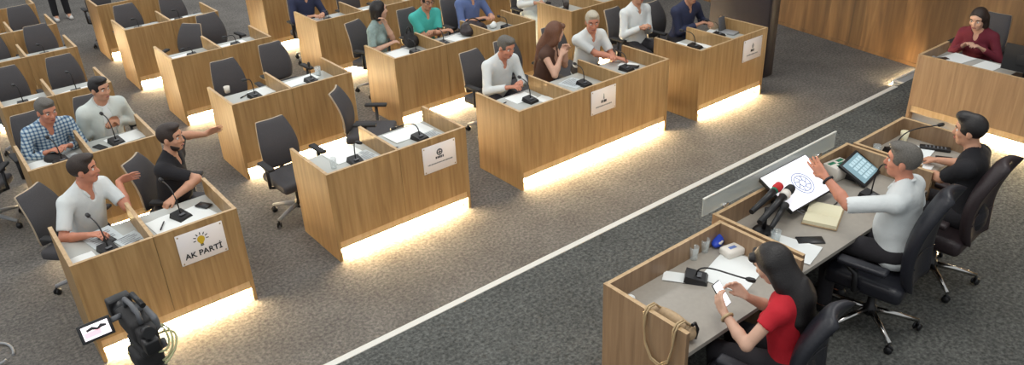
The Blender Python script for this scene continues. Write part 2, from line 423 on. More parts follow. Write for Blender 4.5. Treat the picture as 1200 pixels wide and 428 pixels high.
emblem_sign('white sign with small slim emblem on the three-seat desk',4.138,.864,.70,'spike')
emblem_sign('white sign with pale emblem on the desk beside the dark partition',6.67,.785,.69,'drop')
# ---------------------------------------------------------------- chairs
def slab(mb, width, height, prof, thick, curve=.03, nu=12, nv=14, corner=3.2, mf=0, mb_=0, mr=1, wprof=None, rx=.20, rz_=.07):
    """upright padded slab: u across, v up; prof(v) gives the y offset, closed front/back sheets and a rim"""
    F=[];B=[]
    for j in range(nv+1):
        v=j/nv
        for i in range(nu+1):
            u=-1+2*i/nu
            # superellipse mapping keeps the grid and rounds the corners
            V=2*v-1
            sx=(1-abs(V)**corner*rx) ; sz=(1-abs(u)**corner*rz_)
            w=(wprof(v) if wprof else 1.)*width/2
            x=u*w*sx; z=height*(.5+.5*V*sz); y=prof(v)+curve*(u*u-.3)*-1
            edge=max(abs(u),abs(V)); tk=thick*(.55 if edge>.98 else 1.)
            F.append((x,y+tk/2,z)); B.append((x,y-tk/2,z))
    n=(nu+1); N=len(F)
    fs=[(j*n+i,j*n+i+1,(j+1)*n+i+1,(j+1)*n+i) for j in range(nv) for i in range(nu)]
    mb.add(F,[f[::-1] for f in fs],mf,True); mb.add(B,fs,mb_,True)
    loop=[i for i in range(n)]+[j*n+nu for j in range(1,nv+1)]+[nv*n+i for i in range(nu-1,-1,-1)]+[j*n for j in range(nv-1,0,-1)]
    vs=F+B
    mb.add(vs,[(loop[k],loop[(k+1)%len(loop)],N+loop[(k+1)%len(loop)],N+loop[k]) for k in range(len(loop))],mr,True)

def chair_base(t, r, leg_m, z=.06, zt=.40, n=5, a0=0.3):
    b=MB(); b.lathe([(.045,z+.04),(.05,z+.10),(.03,z+.12),(.028,zt-.08),(.045,zt-.04),(.05,zt)],14); b.build('gas_column',M['black'],t)
    for k in range(n):
        a=a0+2*PI*k/n; c,s=math.cos(a),math.sin(a)
        b=MB(); b.tube([(c*.03,s*.03,z+.075),(c*r*.5,s*r*.5,z+.06),(c*r,s*r,z+.025)],[.026,.022,.016],8); g=b.build('base_leg',leg_m,t)
        b=MB(); b.T=Matrix.Translation((c*r,s*r,0))@Matrix.Rotation(a+.8,4,'Z')
        for sx in (-1,1): b.lathe([(.0,sx*.008),(.026,sx*.010),(.030,sx*.016),(.026,sx*.024),(.0,sx*.026)],12,(0,0,.030),axis='y')
        b.tube([(0,0,.03),(0,0,.078)],.010,6); b.build('caster',M['black'],t)

def make_office_chair(label):
    # faces +Y locally
    t=thing('office_chair',label,'chair',(0,0,0),0,'grey councillor chairs')
    b=MB(); b.rbox(0,.02,.445,.48,.48,.09,.035,3); b.build('seat',M['fabric'],t)
    b=MB(); b.T=Matrix.Translation((0,-.20,.50))
    slab(b,.42,.465,lambda v:-.01-.12*v+.055*math.sin(v*PI),.036,.025,nu=12,nv=16,corner=7,wprof=lambda v:.84+.17*math.sin(min(1,.1+v*.9)*PI)-.12*v,rx=.05,rz_=.035)
    b.build('backrest',[M['fabric'],M['trimcream']],t)
    b=MB(); b.tube([(0,-.12,.395),(0,-.25,.40),(0,-.275,.52),(0,-.245,.66)],[.028,.028,.024,.02],8); b.build('back_support',M['black'],t)
    for sx in (-1,1):
        b=MB(); b.tube([(sx*.20,.03,.40),(sx*.275,.03,.42),(sx*.28,.03,.64)],.018,8); a=b.build('armrest',M['black'],t)
        b=MB(); b.rbox(sx*.28,.03,.655,.07,.25,.03,.012,2); b.build('arm_pad',M['blackmat'],a)
    chair_base(t,.30,M['midgrey'])
    return t
def make_exec_chair(label, m, h=.74, w=.50):
    t=thing('executive_chair',label,'chair',(0,0,0),0,'high-backed presidium chairs')
    b=MB(); b.rbox(0,.02,.47,.54,.54,.13,.05,3); b.build('seat',m,t)
    b=MB(); b.T=Matrix.Translation((0,-.235,.47))
    slab(b,w,h,lambda v:-.0-.11*v+.07*math.sin(v*PI),.085,.05,nu=14,nv=18,corner=3.5,mr=0,wprof=lambda v:.90+.12*math.sin(min(1,v*1.1)*PI)-.22*v)
    k=b.build('backrest',m,t)
    for v in (.30,):
        y=-.11*v+.07*math.sin(v*PI)-.045; b=MB(); b.tube([(x,y+.05*(.3-(x/(w/2))**2),v*h) for x in np.linspace(-w*.42,w*.42,9)],.006,6)
        o=b.build('back_seam',m,k); o.location=(0,-.235,.47)
    for sx in (-1,1):
        b=MB(); b.tube([(sx*.22,.02,.43),(sx*.31,.05,.46),(sx*.315,.06,.60),(sx*.31,.15,.655)],[.02,.022,.022,.018],8); a=b.build('armrest',M['black'],t)
        b=MB(); b.rbox(sx*.31,.02,.672,.085,.34,.045,.018,2); b.build('arm_pad',m,a)
    chair_base(t,.345,M['chrome'],zt=.41,a0=.15)
    return t
CH=None
def chair(x,y,rz,label):
    global CH
    if CH is None:
        CH=make_office_chair(label); CH.location=(x,y,0); CH.rotation_euler=(0,0,R(rz)); return CH
    return dup(CH,(x,y,0),R(rz),label)
# rz 180 faces -Y (towards the presidium); larger turns it towards +X
chair(.99,2.02,183,'empty grey chair at the left place of the unoccupied front desk')
chair(2.08,2.42,228,'empty grey chair turned sideways at the right place of the unoccupied front desk')
chair(-.97,2.12,222,'grey chair of the pointing man in the white shirt')
chair(-.10,2.16,228,'grey chair of the bearded man in the black shirt')
chair(3.66,2.30,186,'grey chair of the grey-haired man in white at the three-seat desk')
chair(4.18,2.34,180,'grey chair of the woman with long auburn hair')
chair(4.95,2.34,180,'grey chair of the white-haired man in the short-sleeved shirt')
chair(6.12,2.36,184,'grey chair of the man in white with clasped hands')
chair(6.72,2.18,184,'grey chair of the man in the navy shirt')
chair(-.84,4.02,185,'grey chair of the man in the checked shirt')
chair(-.24,4.12,180,'dark chair of the man in the white jacket')
chair(1.30,4.18,180,'empty grey chair at the left place of the second-row desk with the small cup')
chair(2.02,4.40,184,'empty grey chair at the right place of the second-row desk, beside the drinking glass')
chair(3.35,4.50,200,'grey chair of the woman with short black hair')
chair(4.10,4.48,182,'grey chair of the man in the teal polo shirt')
chair(4.85,4.50,182,'grey chair of the man in the blue shirt')
chair(6.12,4.50,180,'chair of the man in white cut off by the top of the photo')
chair(-.80,5.92,180,'empty grey chair at the left edge, on the third row behind the checked shirt')
chair(-.16,5.90,182,'empty grey chair right behind the man in the white jacket')
chair(1.30,6.20,128,'narrow-looking empty grey chair turned left on the third row')
chair(1.94,6.42,188,'empty grey chair tilted right beside the narrow turned one')
chair(3.30,6.42,180,'dark chair of the man in navy at the top edge')
chair(4.12,6.42,180,'empty grey chair at the top edge, right of the man in navy')
chair(-.10,7.72,182,'empty grey chair on the fourth row of the left column')
chair(-.72,7.72,182,'empty grey chair at the left edge on the fourth row')
chair(1.18,7.95,184,'empty grey chair at the left place of the fourth-row middle desk')
chair(1.86,7.98,182,'empty grey chair at the right place of the fourth-row middle desk')
chair(-.08,9.16,182,'empty grey chair on the fifth row of the left column')
chair(1.14,9.78,180,'empty chair at the top edge near the standing legs')
chair(-1.50,3.98,150,'empty dark chair cut off by the left edge of the photo')
c=make_exec_chair('high-backed black leather chair of the man raising his arm',M['leather'],.80); c.location=(3.38,-2.74,PZ); c.rotation_euler=(0,0,R(9))
c=make_exec_chair('high-backed black leather chair of the woman in red',M['leather'],.62); c.location=(1.91,-2.84,PZ); c.rotation_euler=(0,0,R(12))
c=make_exec_chair('high-backed dark brown chair of the man in the black T-shirt',M['leatherbrown'],.72); c.location=(4.29,-2.74,PZ); c.rotation_euler=(0,0,R(4))
c=chair(8.36,-1.20,90,'dark red-brown chair of the woman in burgundy'); c.location.z=PZ
c=chair(8.30,-1.95,90,'dark chair behind the black monitor at the right edge'); c.location.z=PZ

# ---------------------------------------------------------------- signed-distance figures
def V3(*a): return np.array(a,float)
def nrm(v): return v/(np.linalg.norm(v)+1e-12)
def Rx(a): c,s=math.cos(a),math.sin(a); return np.array([[1,0,0],[0,c,-s],[0,s,c]])
def Ry(a): c,s=math.cos(a),math.sin(a); return np.array([[c,0,s],[0,1,0],[-s,0,c]])
def Rz(a): c,s=math.cos(a),math.sin(a); return np.array([[c,-s,0],[s,c,0],[0,0,1]])
def cone(a,b,r1,r2,k=.02,op='add'): return dict(t='c',a=np.array(a,float),b=np.array(b,float),r1=r1,r2=r2,k=k,op=op)
def ell(c,r,Rm=None,k=.02,op='add'): return dict(t='e',c=np.array(c,float),r=np.array(r,float),R=np.eye(3) if Rm is None else Rm,k=k,op=op)
def plane(p,n,k=.004): return dict(t='p',p=np.array(p,float),n=nrm(np.array(n,float)),k=k,op='sub')   # removes the side n points to
def pbox(p):
    if p['t']=='c':
        r=max(p['r1'],p['r2']); return np.minimum(p['a'],p['b'])-r, np.maximum(p['a'],p['b'])+r
    r=p['r'].max(); return p['c']-r,p['c']+r
def sdf_mesh(name, prims, h, mats, parent):
    adds=[pbox(p) for p in prims if p['op']=='add']
    lo=np.min([a for a,_ in adds],0)-3*h; hi=np.max([c for _,c in adds],0)+3*h
    n=np.ceil((hi-lo)/h).astype(int)+1
    F=np.full(n,.5,np.float32)
    ax=[lo[i]+h*np.arange(n[i]) for i in range(3)]
    for p in prims:
        if p['t']=='p': i0=np.zeros(3,int); i1=n
        else:
            a,c=pbox(p); m=p['k']+3*h
            i0=np.clip(np.floor((a-m-lo)/h).astype(int),0,n); i1=np.clip(np.ceil((c+m-lo)/h).astype(int)+1,0,n)
        if np.any(i1<=i0): continue
        X=ax[0][i0[0]:i1[0],None,None]; Y=ax[1][None,i0[1]:i1[1],None]; Z=ax[2][None,None,i0[2]:i1[2]]
        if p['t']=='c':
            ba=p['b']-p['a']; bb=ba@ba+1e-12
            px,py,pz=X-p['a'][0],Y-p['a'][1],Z-p['a'][2]
            t=np.clip((px*ba[0]+py*ba[1]+pz*ba[2])/bb,0,1)
            d=np.sqrt((px-ba[0]*t)**2+(py-ba[1]*t)**2+(pz-ba[2]*t)**2)-(p['r1']+(p['r2']-p['r1'])*t)
        elif p['t']=='e':
            px,py,pz=X-p['c'][0],Y-p['c'][1],Z-p['c'][2]; Q=p['R'].T
            q=[Q[i,0]*px+Q[i,1]*py+Q[i,2]*pz for i in range(3)]
            r=p['r']; k0=np.sqrt((q[0]/r[0])**2+(q[1]/r[1])**2+(q[2]/r[2])**2); k1=np.sqrt((q[0]/r[0]**2)**2+(q[1]/r[1]**2)**2+(q[2]/r[2]**2)**2)
            d=k0*(k0-1)/(k1+1e-9)
        else:
            d=-((X-p['p'][0])*p['n'][0]+(Y-p['p'][1])*p['n'][1]+(Z-p['p'][2])*p['n'][2])
        S=F[i0[0]:i1[0],i0[1]:i1[1],i0[2]:i1[2]]; k=max(p['k'],1e-4)
        if p['op']=='add':
            hh=np.clip(.5+.5*(S-d)/k,0,1); S[...]=S*(1-hh)+d*hh-k*hh*(1-hh)
        else:
            d=-d; hh=np.clip(.5-.5*(S-d)/k,0,1); S[...]=S*(1-hh)+d*hh+k*hh*(1-hh)
    # naive surface nets
    s=F<0; N=n-1
    cnt=np.zeros(N,np.uint8)
    for i in (0,1):
        for j in (0,1):
            for k in (0,1): cnt+=s[i:N[0]+i,j:N[1]+j,k:N[2]+k]
    act=(cnt>0)&(cnt<8); ids=np.argwhere(act)
    if len(ids)==0: return None
    idx=np.full(N,-1,np.int64); idx[tuple(ids.T)]=np.arange(len(ids))
    acc=np.zeros((len(ids),3)); c=np.zeros(len(ids))
    cor=[(i,j,k) for i in (0,1) for j in (0,1) for k in (0,1)]
    for a in cor:
        for ax_ in range(3):
            if a[ax_]==0:
                bb=list(a); bb[ax_]=1; bb=tuple(bb)
                fa=F[ids[:,0]+a[0],ids[:,1]+a[1],ids[:,2]+a[2]]; fb=F[ids[:,0]+bb[0],ids[:,1]+bb[1],ids[:,2]+bb[2]]
                x=(fa<0)!=(fb<0); t=np.where(x,fa/np.where(x,fa-fb,1),0)
                pt=np.array(a,float)[None,:]+t[:,None]*(np.array(bb,float)-np.array(a,float))[None,:]
                acc[x]+=pt[x]; c[x]+=1
    P=lo+h*(ids+acc/c[:,None])
    faces=[]
    for ax_ in range(3):
        u,v=[(1,2),(2,0),(0,1)][ax_]
        sl0=[slice(1,N[i]) for i in range(3)]; sl0[ax_]=slice(0,N[ax_]); sl1=list(sl0); sl1[ax_]=slice(1,N[ax_]+1)
        A=s[tuple(sl0)]; B=s[tuple(sl1)]; E=np.argwhere(A!=B)
        if len(E)==0: continue
        inside=A[tuple(E.T)]
        off=np.ones(3,int); off[ax_]=0; E=E+off
        def cell(du,dv):
            q=E.copy(); q[:,u]-=du; q[:,v]-=dv; return idx[tuple(q.T)]
        q=np.stack([cell(1,1),cell(0,1),cell(0,0),cell(1,0)],1)
        q[~inside]=q[~inside][:,::-1]; faces.append(q)
    faces=np.concatenate(faces)
    me=bpy.data.meshes.new(name)
    me.from_pydata(P.tolist(),[],faces.tolist())
    if not isinstance(mats,(list,tuple)): mats=[mats]
    for m in mats: me.materials.append(m)
    me.polygons.foreach_set('use_smooth',np.ones(len(me.polygons),bool)); me.update()
    o=bpy.data.objects.new(name,me); COL.objects.link(o); o.parent=parent
    return o

def ik(S,T,L1,L2,pole):
    v=T-S; d=np.linalg.norm(v); u=v/(d+1e-9); d=min(d,.995*(L1+L2)); d=max(d,abs(L1-L2)+.02)
    a=(L1*L1-L2*L2+d*d)/(2*d); hh=math.sqrt(max(L1*L1-a*a,0)); pl=pole-(pole@u)*u
    return S+u*a+nrm(pl)*hh, S+u*d

def person(label, loc, face, zf=0., hip=.555, lean=8, side=0, twist=0, head=(0,0,0), L=None, Rr=None, LP=None, RP=None, Ld=None, Rd=None, Ln=None, Rn=None, curl=(28,28),
           female=False, top='shirtwhite', sleeve='long', neck='v', hair='short', hairm='hairdark', skin='skin', beard=False, legs='sit', pants='trousers', shoes='shoe', watch=None, h=.0095, fat=0., jacket=None, glasses=False, cat='person', scale=1.0, spine=.485, shrug=0., bare_head=False):
    th=R(face-90); t=thing('person',label,cat,(loc[0],loc[1],zf),th)
    Rw=Rz(-th)
    def W(p): return Rw@(np.array(p,float)-V3(loc[0],loc[1],zf))
    H=V3(0,0,hip)
    Rt=Rz(R(twist))@Ry(R(side))@Rx(R(-lean))
    T=lambda x,y,z: H+Rt@V3(x,y,z)
    sw=.165 if female else .185; fm=.92 if female else 1.
    Rh=Rz(R(head[0]))@Rx(R(-head[1]))@Ry(R(head[2]))
    nb=T(0,.005,spine+.02); hc=nb+Rt@V3(0,.01,.05)+Rh@V3(0,.02,.115)
    hd=lambda x,y,z: hc+Rh@V3(x,y,z)*.98
    SHL=T(-sw,0,spine-.045+shrug); SHR=T(sw,0,spine-.045+shrug)
    L1,L2=.285*fm,.255*fm
    if L is None: L=W(H) if False else None
    lw=W(L) if L is not None else T(-.16,.30,.12); rw=W(Rr) if Rr is not None else T(.16,.30,.12)
    wd=lambda v,d: (Rw@np.array(v,float)) if v is not None else np.array(d,float)
    EL,WL=ik(SHL,lw,L1,L2,wd(LP,(-.6,-.4,-.7))); ER,WR=ik(SHR,rw,L1,L2,wd(RP,(.6,-.4,-.7)))
    torso=[ell(T(0,0,.03),(.155*fm,.115,.12),Rt,.03),ell(T(0,.012+fat*.3,.17),(.142*fm+fat*.4,.108+fat,.18),Rt,.05),ell(T(0,0,.33),(.158*fm,.108,.19),Rt,.05),
           cone(T(-sw+.02,-.005,spine-.055),T(sw-.02,-.005,spine-.055),.062*fm,.062*fm,.05)]
    if female: torso+=[ell(T(s*.07,.085,.31),(.062,.055,.062),Rt,.03) for s in (-1,1)]
    trap=[cone(T(s*.10,-.01,spine-.03),nb+Rt@V3(s*.03,-.005,.03),.05*fm,.042,.04) for s in (-1,1)]
    body=list(torso)+trap
    body+=[cone(nb-Rt@V3(0,.0,.02),hc+Rh@V3(0,-.012,-.04),.055*fm,.050*fm,.025)]
    # head
    body+=[ell(hd(0,-.012,.035),(.076,.096,.092),Rh,.02),ell(hd(0,.022,-.035),(.060,.070,.078),Rh,.03),ell(hd(0,.062,-.090),(.030,.026,.024),Rh,.03),
           ell(hd(0,.060,.045),(.058,.036,.035),Rh,.03)]
    for s in (-1,1):
        body+=[ell(hd(s*.034,.092,.012),(.020,.014,.014),Rh,.012,'sub')]
    body+=[cone(hd(0,.088,.020),hd(0,.112,-.022),.009,.013,.010),ell(hd(0,.100,-.027),(.019,.012,.010),Rh,.008)]
    for s in (-1,1): body+=[ell(hd(s*.042,.066,-.018),(.024,.022,.022),Rh,.02),ell(hd(s*.078,-.008,-.006),(.012,.022,.034),Rh@Rz(-s*.35),.008)]
    body+=[ell(hd(0,.090,-.060),(.026,.010,.010),Rh,.01)]
    # arms + hands
    hands=[]
    for s,S,E,Wr,dd,nn,cu in ((-1,SHL,EL,WL,Ld,Ln,curl[0]),(1,SHR,ER,WR,Rd,Rn,curl[1])):
        body+=[cone(S,E,.047*fm,.038*fm,.02),cone(E,E+(Wr-E)*.35,.039*fm,.041*fm,.015),cone(E+(Wr-E)*.35,Wr,.041*fm,.026*fm,.015)]
        fd=nrm(Wr-E); d=nrm(wd(dd,fd)); n0=wd(nn,(0,0,-1)); n_=nrm(n0-(n0@d)*d)
        c_=nrm(np.cross(d,n_)); 
        ts=nrm(V3(-s,0.0,0)+Rt@V3(0,.6,0)); c_ = c_ if c_@ts>0 else -c_      # thumb side
        pk=[Wr+d*.088*fm+c_*o for o in (.030,.010,-.010,-.029)]
        for o,q in zip((.017,.006,-.006,-.017),pk): body+=[cone(Wr+d*.012+c_*o,q,.0150,.0120,.008)]
        lens=[(.042,.026,.021),(.046,.029,.022),(.043,.027,.021),(.034,.021,.019)]
        for q,ls,sp in zip(pk,lens,(.10,.03,-.04,-.12)):
            a=0; p0=q; base=nrm(d+c_*sp)
            for i,l in enumerate(ls):
                a+=R(cu*(1.0 if i else .8)); dv=base*math.cos(a)+n_*math.sin(a); p1=p0+dv*l*fm
                body+=[cone(p0,p1,.0098-.0008*i,.0090-.0008*i,.004)]; p0=p1
        tb=Wr+d*.022+c_*.020; t1=tb+nrm(d*.75+c_*.62+n_*.25)*.045; t2=t1+nrm(d*.95+c_*.22+n_*.35)*.032
        body+=[cone(tb,t1,.0155,.0115,.010),cone(t1,t2,.0110,.0088,.004)]
        hands.append((Wr,d,n_,c_,fd))
    # legs
    legp=[]; feet=[]
    for s in (-1,1):
        hj=H+V3(s*.085,0,-.01)
        if legs=='sit': kn=V3(s*.13,.42,hip-.03); an=V3(s*.13,.40,.09); 
        else: kn=V3(s*.10,.03,hip*.53); an=V3(s*.11,-.01,.09)
        body+=[cone(hj,kn,.075,.052,.03),cone(kn,an,.050,.036,.02),cone(an,an+V3(0,.13,-.05),.034,.028,.02)]
        legp+=[cone(hj,kn,.092,.066,.04),cone(kn,an+V3(0,0,-.01),.066,.056,.02)]
        feet.append((an,s))
    kids_=[]
    sdf_mesh('body',body,h,M[skin],t)
    # clothes
    g=.013
    def sleeves(frac,ex,r0=.060,r1=.052):
        out=[];cuts=[]
        for S,E,Wr in ((SHL,EL,WL),(SHR,ER,WR)):
            if frac<=0:
                out.append(cone(S+(nb-S)*.25,S,.056*fm,.055*fm,.03)); continue
            if frac<=1:
                q=S+(E-S)*frac; out.append(cone(S,q,r0*fm+ex,r1*fm+ex+.006,.03)); cuts.append((q,nrm(E-S)))
            else:
                q=E+(Wr-E)*(frac-1); out+= [cone(S,E,r0*fm+ex,r1*fm+ex-.002,.03),cone(E,q,r1*fm+ex-.002,.041*fm+ex*.6,.02)]; cuts.append((q,nrm(Wr-E)))
        return out,cuts
    def inflate(ps,e): 
        o=[]
        for p in ps:
            q=dict(p)
            if p['t']=='c': q['r1']+=e; q['r2']+=e
            else: q['r']=p['r']+e
            o.append(q)
        return o
    fr={'long':1.93,'mid':1.45,'short':.72,'elbow':.97,'cap':.38,'none':0}[sleeve]
    sl,cuts=sleeves(fr,0)
    shirt=inflate(torso,g)+inflate(trap,.009)+sl+[ell(T(0,0,-.05),(.165*fm+fat*.3,.125+fat*.4,.10),Rt,.04)]
    for q,dv in cuts: shirt.append(cone(q+dv*.055,q+dv*.075,.06,.06,.004,'sub'))
    if neck=='v': shirt.append(ell(nb+Rt@V3(0,.085,-.015),(.030,.060,.072),Rt,.006,'sub')); shirt.append(cone(nb+Rt@V3(0,.012,.03),nb+Rt@V3(0,.03,.10),.062,.066,.008,'sub'))
    elif neck=='deep': shirt.append(ell(T(0,.13,spine-.09),(.075,.075,.13),Rt,.008,'sub')); shirt.append(cone(nb+Rt@V3(0,.01,.015),nb+Rt@V3(0,.03,.10),.072,.075,.008,'sub'))
    else: shirt.append(cone(nb+Rt@V3(0,.01,.035),nb+Rt@V3(0,.03,.11),.063,.066,.008,'sub'))
    so=sdf_mesh('jumper' if top=='burgundy' else 'shirt',shirt,max(h,.0095),M[top],t)
    if neck=='v' and top not in ('black_cloth','burgundy'):
        col=[]
        for s in (-1,1):
            p=[nb+Rt@V3(0,-.062,.045),nb+Rt@V3(s*.05,-.035,.040),nb+Rt@V3(s*.066,.01,.025),nb+Rt@V3(s*.048,.062,.0),nb+Rt@V3(s*.034,.085,-.035)]
            col+=[cone(p[i],p[i+1],.012,.012,.006) for i in range(4)]
        sdf_mesh('collar',col,.007,M[top],so)
    if jacket:
        sl2,c2=sleeves(1.9,.008)
        jk=inflate(torso,g+.010)+inflate(trap,.018)+sl2+[ell(T(0,0,-.06),(.178*fm,.14,.11),Rt,.04)]
        for q,dv in c2: jk.append(cone(q+dv*.055,q+dv*.075,.065,.065,.004,'sub'))
        jk+=[ell(T(0,.15,.22),(.055,.10,.40),Rt,.01,'sub'),cone(nb+Rt@V3(0,.015,.02),nb+Rt@V3(0,.03,.11),.072,.075,.008,'sub')]
        sdf_mesh('jacket',jk,.010,M[jacket],t)
    tr=[ell(H+V3(0,-.005,.01),(.172,.130+fat*.3,.115),None,.04)]+legp
    for an,s in feet: tr.append(cone(an+V3(0,0,-.07),an+V3(0,0,-.10),.09,.09,.004,'sub'))
    sdf_mesh('trousers',tr,.014,M[pants],t)
    for an,s in feet:
        sh=[cone(an+V3(0,-.03,-.045),an+V3(s*.01,.15,-.055),.040,.036,.02),ell(an+V3(0,0,-.03),(.045,.06,.05),None,.02),plane((0,0,.004),(0,0,-1))]
        sdf_mesh('shoe',sh,.010,M[shoes],t)
    # hair
    sk=ell(hd(0,-.014,.040),(.086,.105,.100),Rh,.01)
    facecut=ell(hd(0,.108,-.030),(.068,.062,.112),Rh,.012,'sub')
    if hair in('short','thin'):
        hs=[sk,facecut,plane(hd(0,0,-.030),Rh@V3(0,.30,-1.),.02)]
        if hair=='short': hs.insert(1,ell(hd(0,.045,.115),(.060,.055,.028),Rh,.03))
        for s in (-1,1): hs.append(ell(hd(s*.088,.0,-.012),(.020,.030,.040),Rh,.006,'sub'))
    elif hair=='quiff':
        hs=[sk,ell(hd(0,.055,.120),(.062,.052,.036),Rh,.03),facecut,plane(hd(0,0,-.040),Rh@V3(0,.30,-1.),.02)]
    elif hair=='bob':
        facecut=ell(hd(0,.112,-.018),(.070,.068,.125),Rh,.012,'sub')
        hs=[sk]+[cone(hd(s*.062,-.03,.02),hd(s*.066,-.035,-.085),.045,.040,.03) for s in (-1,1)]+[cone(hd(0,-.07,.0),hd(0,-.07,-.09),.055,.045,.03),facecut]
    else:
        hs=[sk]+[cone(hd(s*.060,-.02,.03),hc+Rh@V3(s*.068,-.03,-.10),.038,.036,.05) for s in (-1,1)]
        hs+=[facecut]
        ends=[nb+Rt@V3(s*.085,(.02 if hair=='longfront' else -.075),-.16) for s in (-1,1)]
        hs+=[cone(hc+Rh@V3(s*.068,-.03,-.07),e,.036,.032,.05) for s,e in zip((-1,1),ends)]
        hs+=[cone(hd(0,-.045,.0),nb+Rt@V3(0,-.088,-.04),.078,.070,.05),ell(nb+Rt@V3(0,-.108,-.16),(.098,.044,.235),Rt,.06)]
        hs+=[ell(hd(s*.035,.085,.085),(.035,.02,.03),Rh,.02) for s in (-1,1)]
    ho=sdf_mesh('hair',hs,.0075,M[hairm],t)
    if beard:
        bs=[ell(hd(0,.024,-.045),(.066,.076,.080),Rh,.02),plane(hd(0,0,-.030),Rh@V3(0,.55,1.),.015),plane(hd(0,.0,0),Rh@V3(0,-1,0),.02),ell(hd(0,.100,-.056),(.026,.02,.012),Rh,.006,'sub')]
        sdf_mesh('beard',bs,.0075,M[hairm],t)
    for s in (-1,1):
        bd=MB(); bd.tube([hd(s*.016,.094,.038),hd(s*.034,.095,.044),hd(s*.054,.078,.036)],[.005,.006,.004],6)
        bd.build('eyebrow',M['hairdark' if hairm in('hairwhite',) else hairm],ho)
    for s in (-1,1):
        b=MB(); b.T=Matrix.Translation(Vector(hd(s*.034,.078,.012)))@Matrix(Rh.tolist()).to_4x4()
        b.lathe([(0,-.013),(.010,-.009),(.013,0),(.0105,.0078),(.0062,.0112),(0,.0128)],12,axis='y',ms=[0,0,0,0,1,1]); b.build('eye',[M['eyewhite'],M['ink']],t)
    b=MB(); b.tube([hd(-.024,.093,-.062),hd(-.010,.102,-.058),hd(0,.103,-.060),hd(.010,.102,-.058),hd(.024,.093,-.062)],[.003,.006,.0065,.006,.003],6); b.build('lips',M['lip'],t)
    if glasses:
        b=MB()
        for s in (-1,1):
            b.tube([hd(s*.036+.026*math.cos(a),.104,.012+.019*math.sin(a)) for a in np.linspace(0,2*PI,17)],.003,6,caps=False)
            b.tube([hd(s*.062,.104,.016),hd(s*.082,.06,.018),hd(s*.082,-.01,.010)],.003,6)
        b.tube([hd(-.011,.106,.016),hd(0,.110,.020),hd(.011,.106,.016)],.003,6); b.build('eyeglasses',M['ink'],t)
    if watch:
        Wr,d,n_,c_,fd=hands[0 if watch[0]=='L' else 1]
        b=MB(); p=Wr-fd*.03; e1=nrm(np.cross(fd,n_)); e2=np.cross(fd,e1)
        b.tube([p+(e1*math.cos(a)+e2*math.sin(a))*.034 for a in np.linspace(0,2*PI,19)],.009,8,caps=False)
        b.lathe([(0,.0),(.019,.0),(.019,.008),(0,.010)],14,(0,0,0)) if False else None
        k=b.build('wristwatch',M[watch[1]],t)
    t['hands']=[float(x) for x in list(WL)+list(WR)]
    del t['hands']
    return t
# ---------------------------------------------------------------- people
person('man with grey hair in a blue and white checked shirt leaning on his desk',(-.79,3.90),276,lean=23,head=(14,14,0),L=(-.66,3.52,.80),Rr=(-.88,3.50,.80),top='check',hair='short',hairm='hairgrey',skin='skinred',fat=.02)
person('dark-haired man in a white jacket over a white T-shirt, hands together',(-.25,3.92),280,lean=12,head=(20,6,0),L=(-.14,3.80,.82),Rr=(-.26,3.80,.81),top='shirtwhite',neck='crew',jacket='shirtpale',hair='short',hairm='hairblack',skin='skin',curl=(45,45))
person('man in a white short-sleeved shirt pointing right, front left desk',(-.90,2.00),284,twist=14,lean=15,head=(52,2,0),L=(-.56,1.99,.95),LP=(.3,-.7,-.6),Ld=(1,-.05,.15),Rr=(-.955,1.50,.80),top='shirtwhite',sleeve='short',hair='short',hairm='hairdark',skin='skinred',curl=(10,25),Ln=(0,-1,-.3))
person('bearded man in a black shirt stretching his arm out to the right',(-.16,2.05),285,twist=38,lean=9,head=(34,2,0),L=(.36,2.46,.95),Ld=(1,.15,.10),Rr=(-.22,1.68,.795),LP=(-.3,.5,.3),RP=(1,-.5,-.5),top='black_cloth',sleeve='short',hair='short',hairm='hairdark',skin='skin',beard=True,fat=.03,curl=(8,50),Ln=(0,-1,-.4),hip=.55)
person('grey-haired man in a long-sleeved white shirt at the three-seat desk, looking down',(3.62,2.14),268,lean=19,head=(8,18,0),L=(3.66,1.70,.80),Rr=(3.45,1.68,.80),top='shirtwhite',hair='short',hairm='hairgrey',skin='skinred',fat=.02)
person('woman with long auburn hair in a sleeveless brown top, hands raised',(4.20,1.98),302,lean=14,head=(48,8,0),L=(4.36,1.72,1.00),Rr=(4.24,1.66,.98),female=True,top='browntop',sleeve='none',neck='deep',hair='long',hairm='hairbrown',skin='skinlight',LP=(.2,-.4,-1),RP=(-.5,-.3,-1))
person('white-haired man in a white short-sleeved shirt resting crossed forearms',(4.96,2.04),264,lean=14,head=(-26,14,0),L=(4.99,1.57,.815),Rr=(5.02,1.53,.795),top='shirtwhite',sleeve='short',hair='short',hairm='hairwhite',skin='skinred',fat=.03)
person('man in white shirt and dark trousers with clasped hands, head out of frame',(6.06,2.22),264,lean=0,L=(6.02,1.98,.87),Rr=(5.93,1.99,.87),top='shirtwhite',hair='short',skin='skin',curl=(55,55),hip=.58)
person('man in a dark navy shirt at the desk beside the dark partition',(6.70,1.99),264,lean=13,head=(-6,12,0),L=(6.90,1.68,.80),Rr=(6.70,1.70,.80),top='navy',hair='short',hairm='hairdark',skin='skin')
person('woman with short black hair in a grey-green top, hand at her chin',(3.24,4.24),306,lean=7,head=(42,2,0),L=(3.32,4.04,1.06),Rr=(3.30,3.98,.81),female=True,top='greyteal',sleeve='short',neck='crew',hair='bob',hairm='hairblack',skin='skinlight',LP=(.3,-.5,-1))
person('man in a teal polo shirt with glasses and crossed forearms',(4.06,4.36),268,lean=14,head=(0,12,0),L=(4.00,3.99,.82),Rr=(4.12,3.97,.80),top='teal',sleeve='short',hair='short',hairm='hairdark',skin='skin',glasses=True)
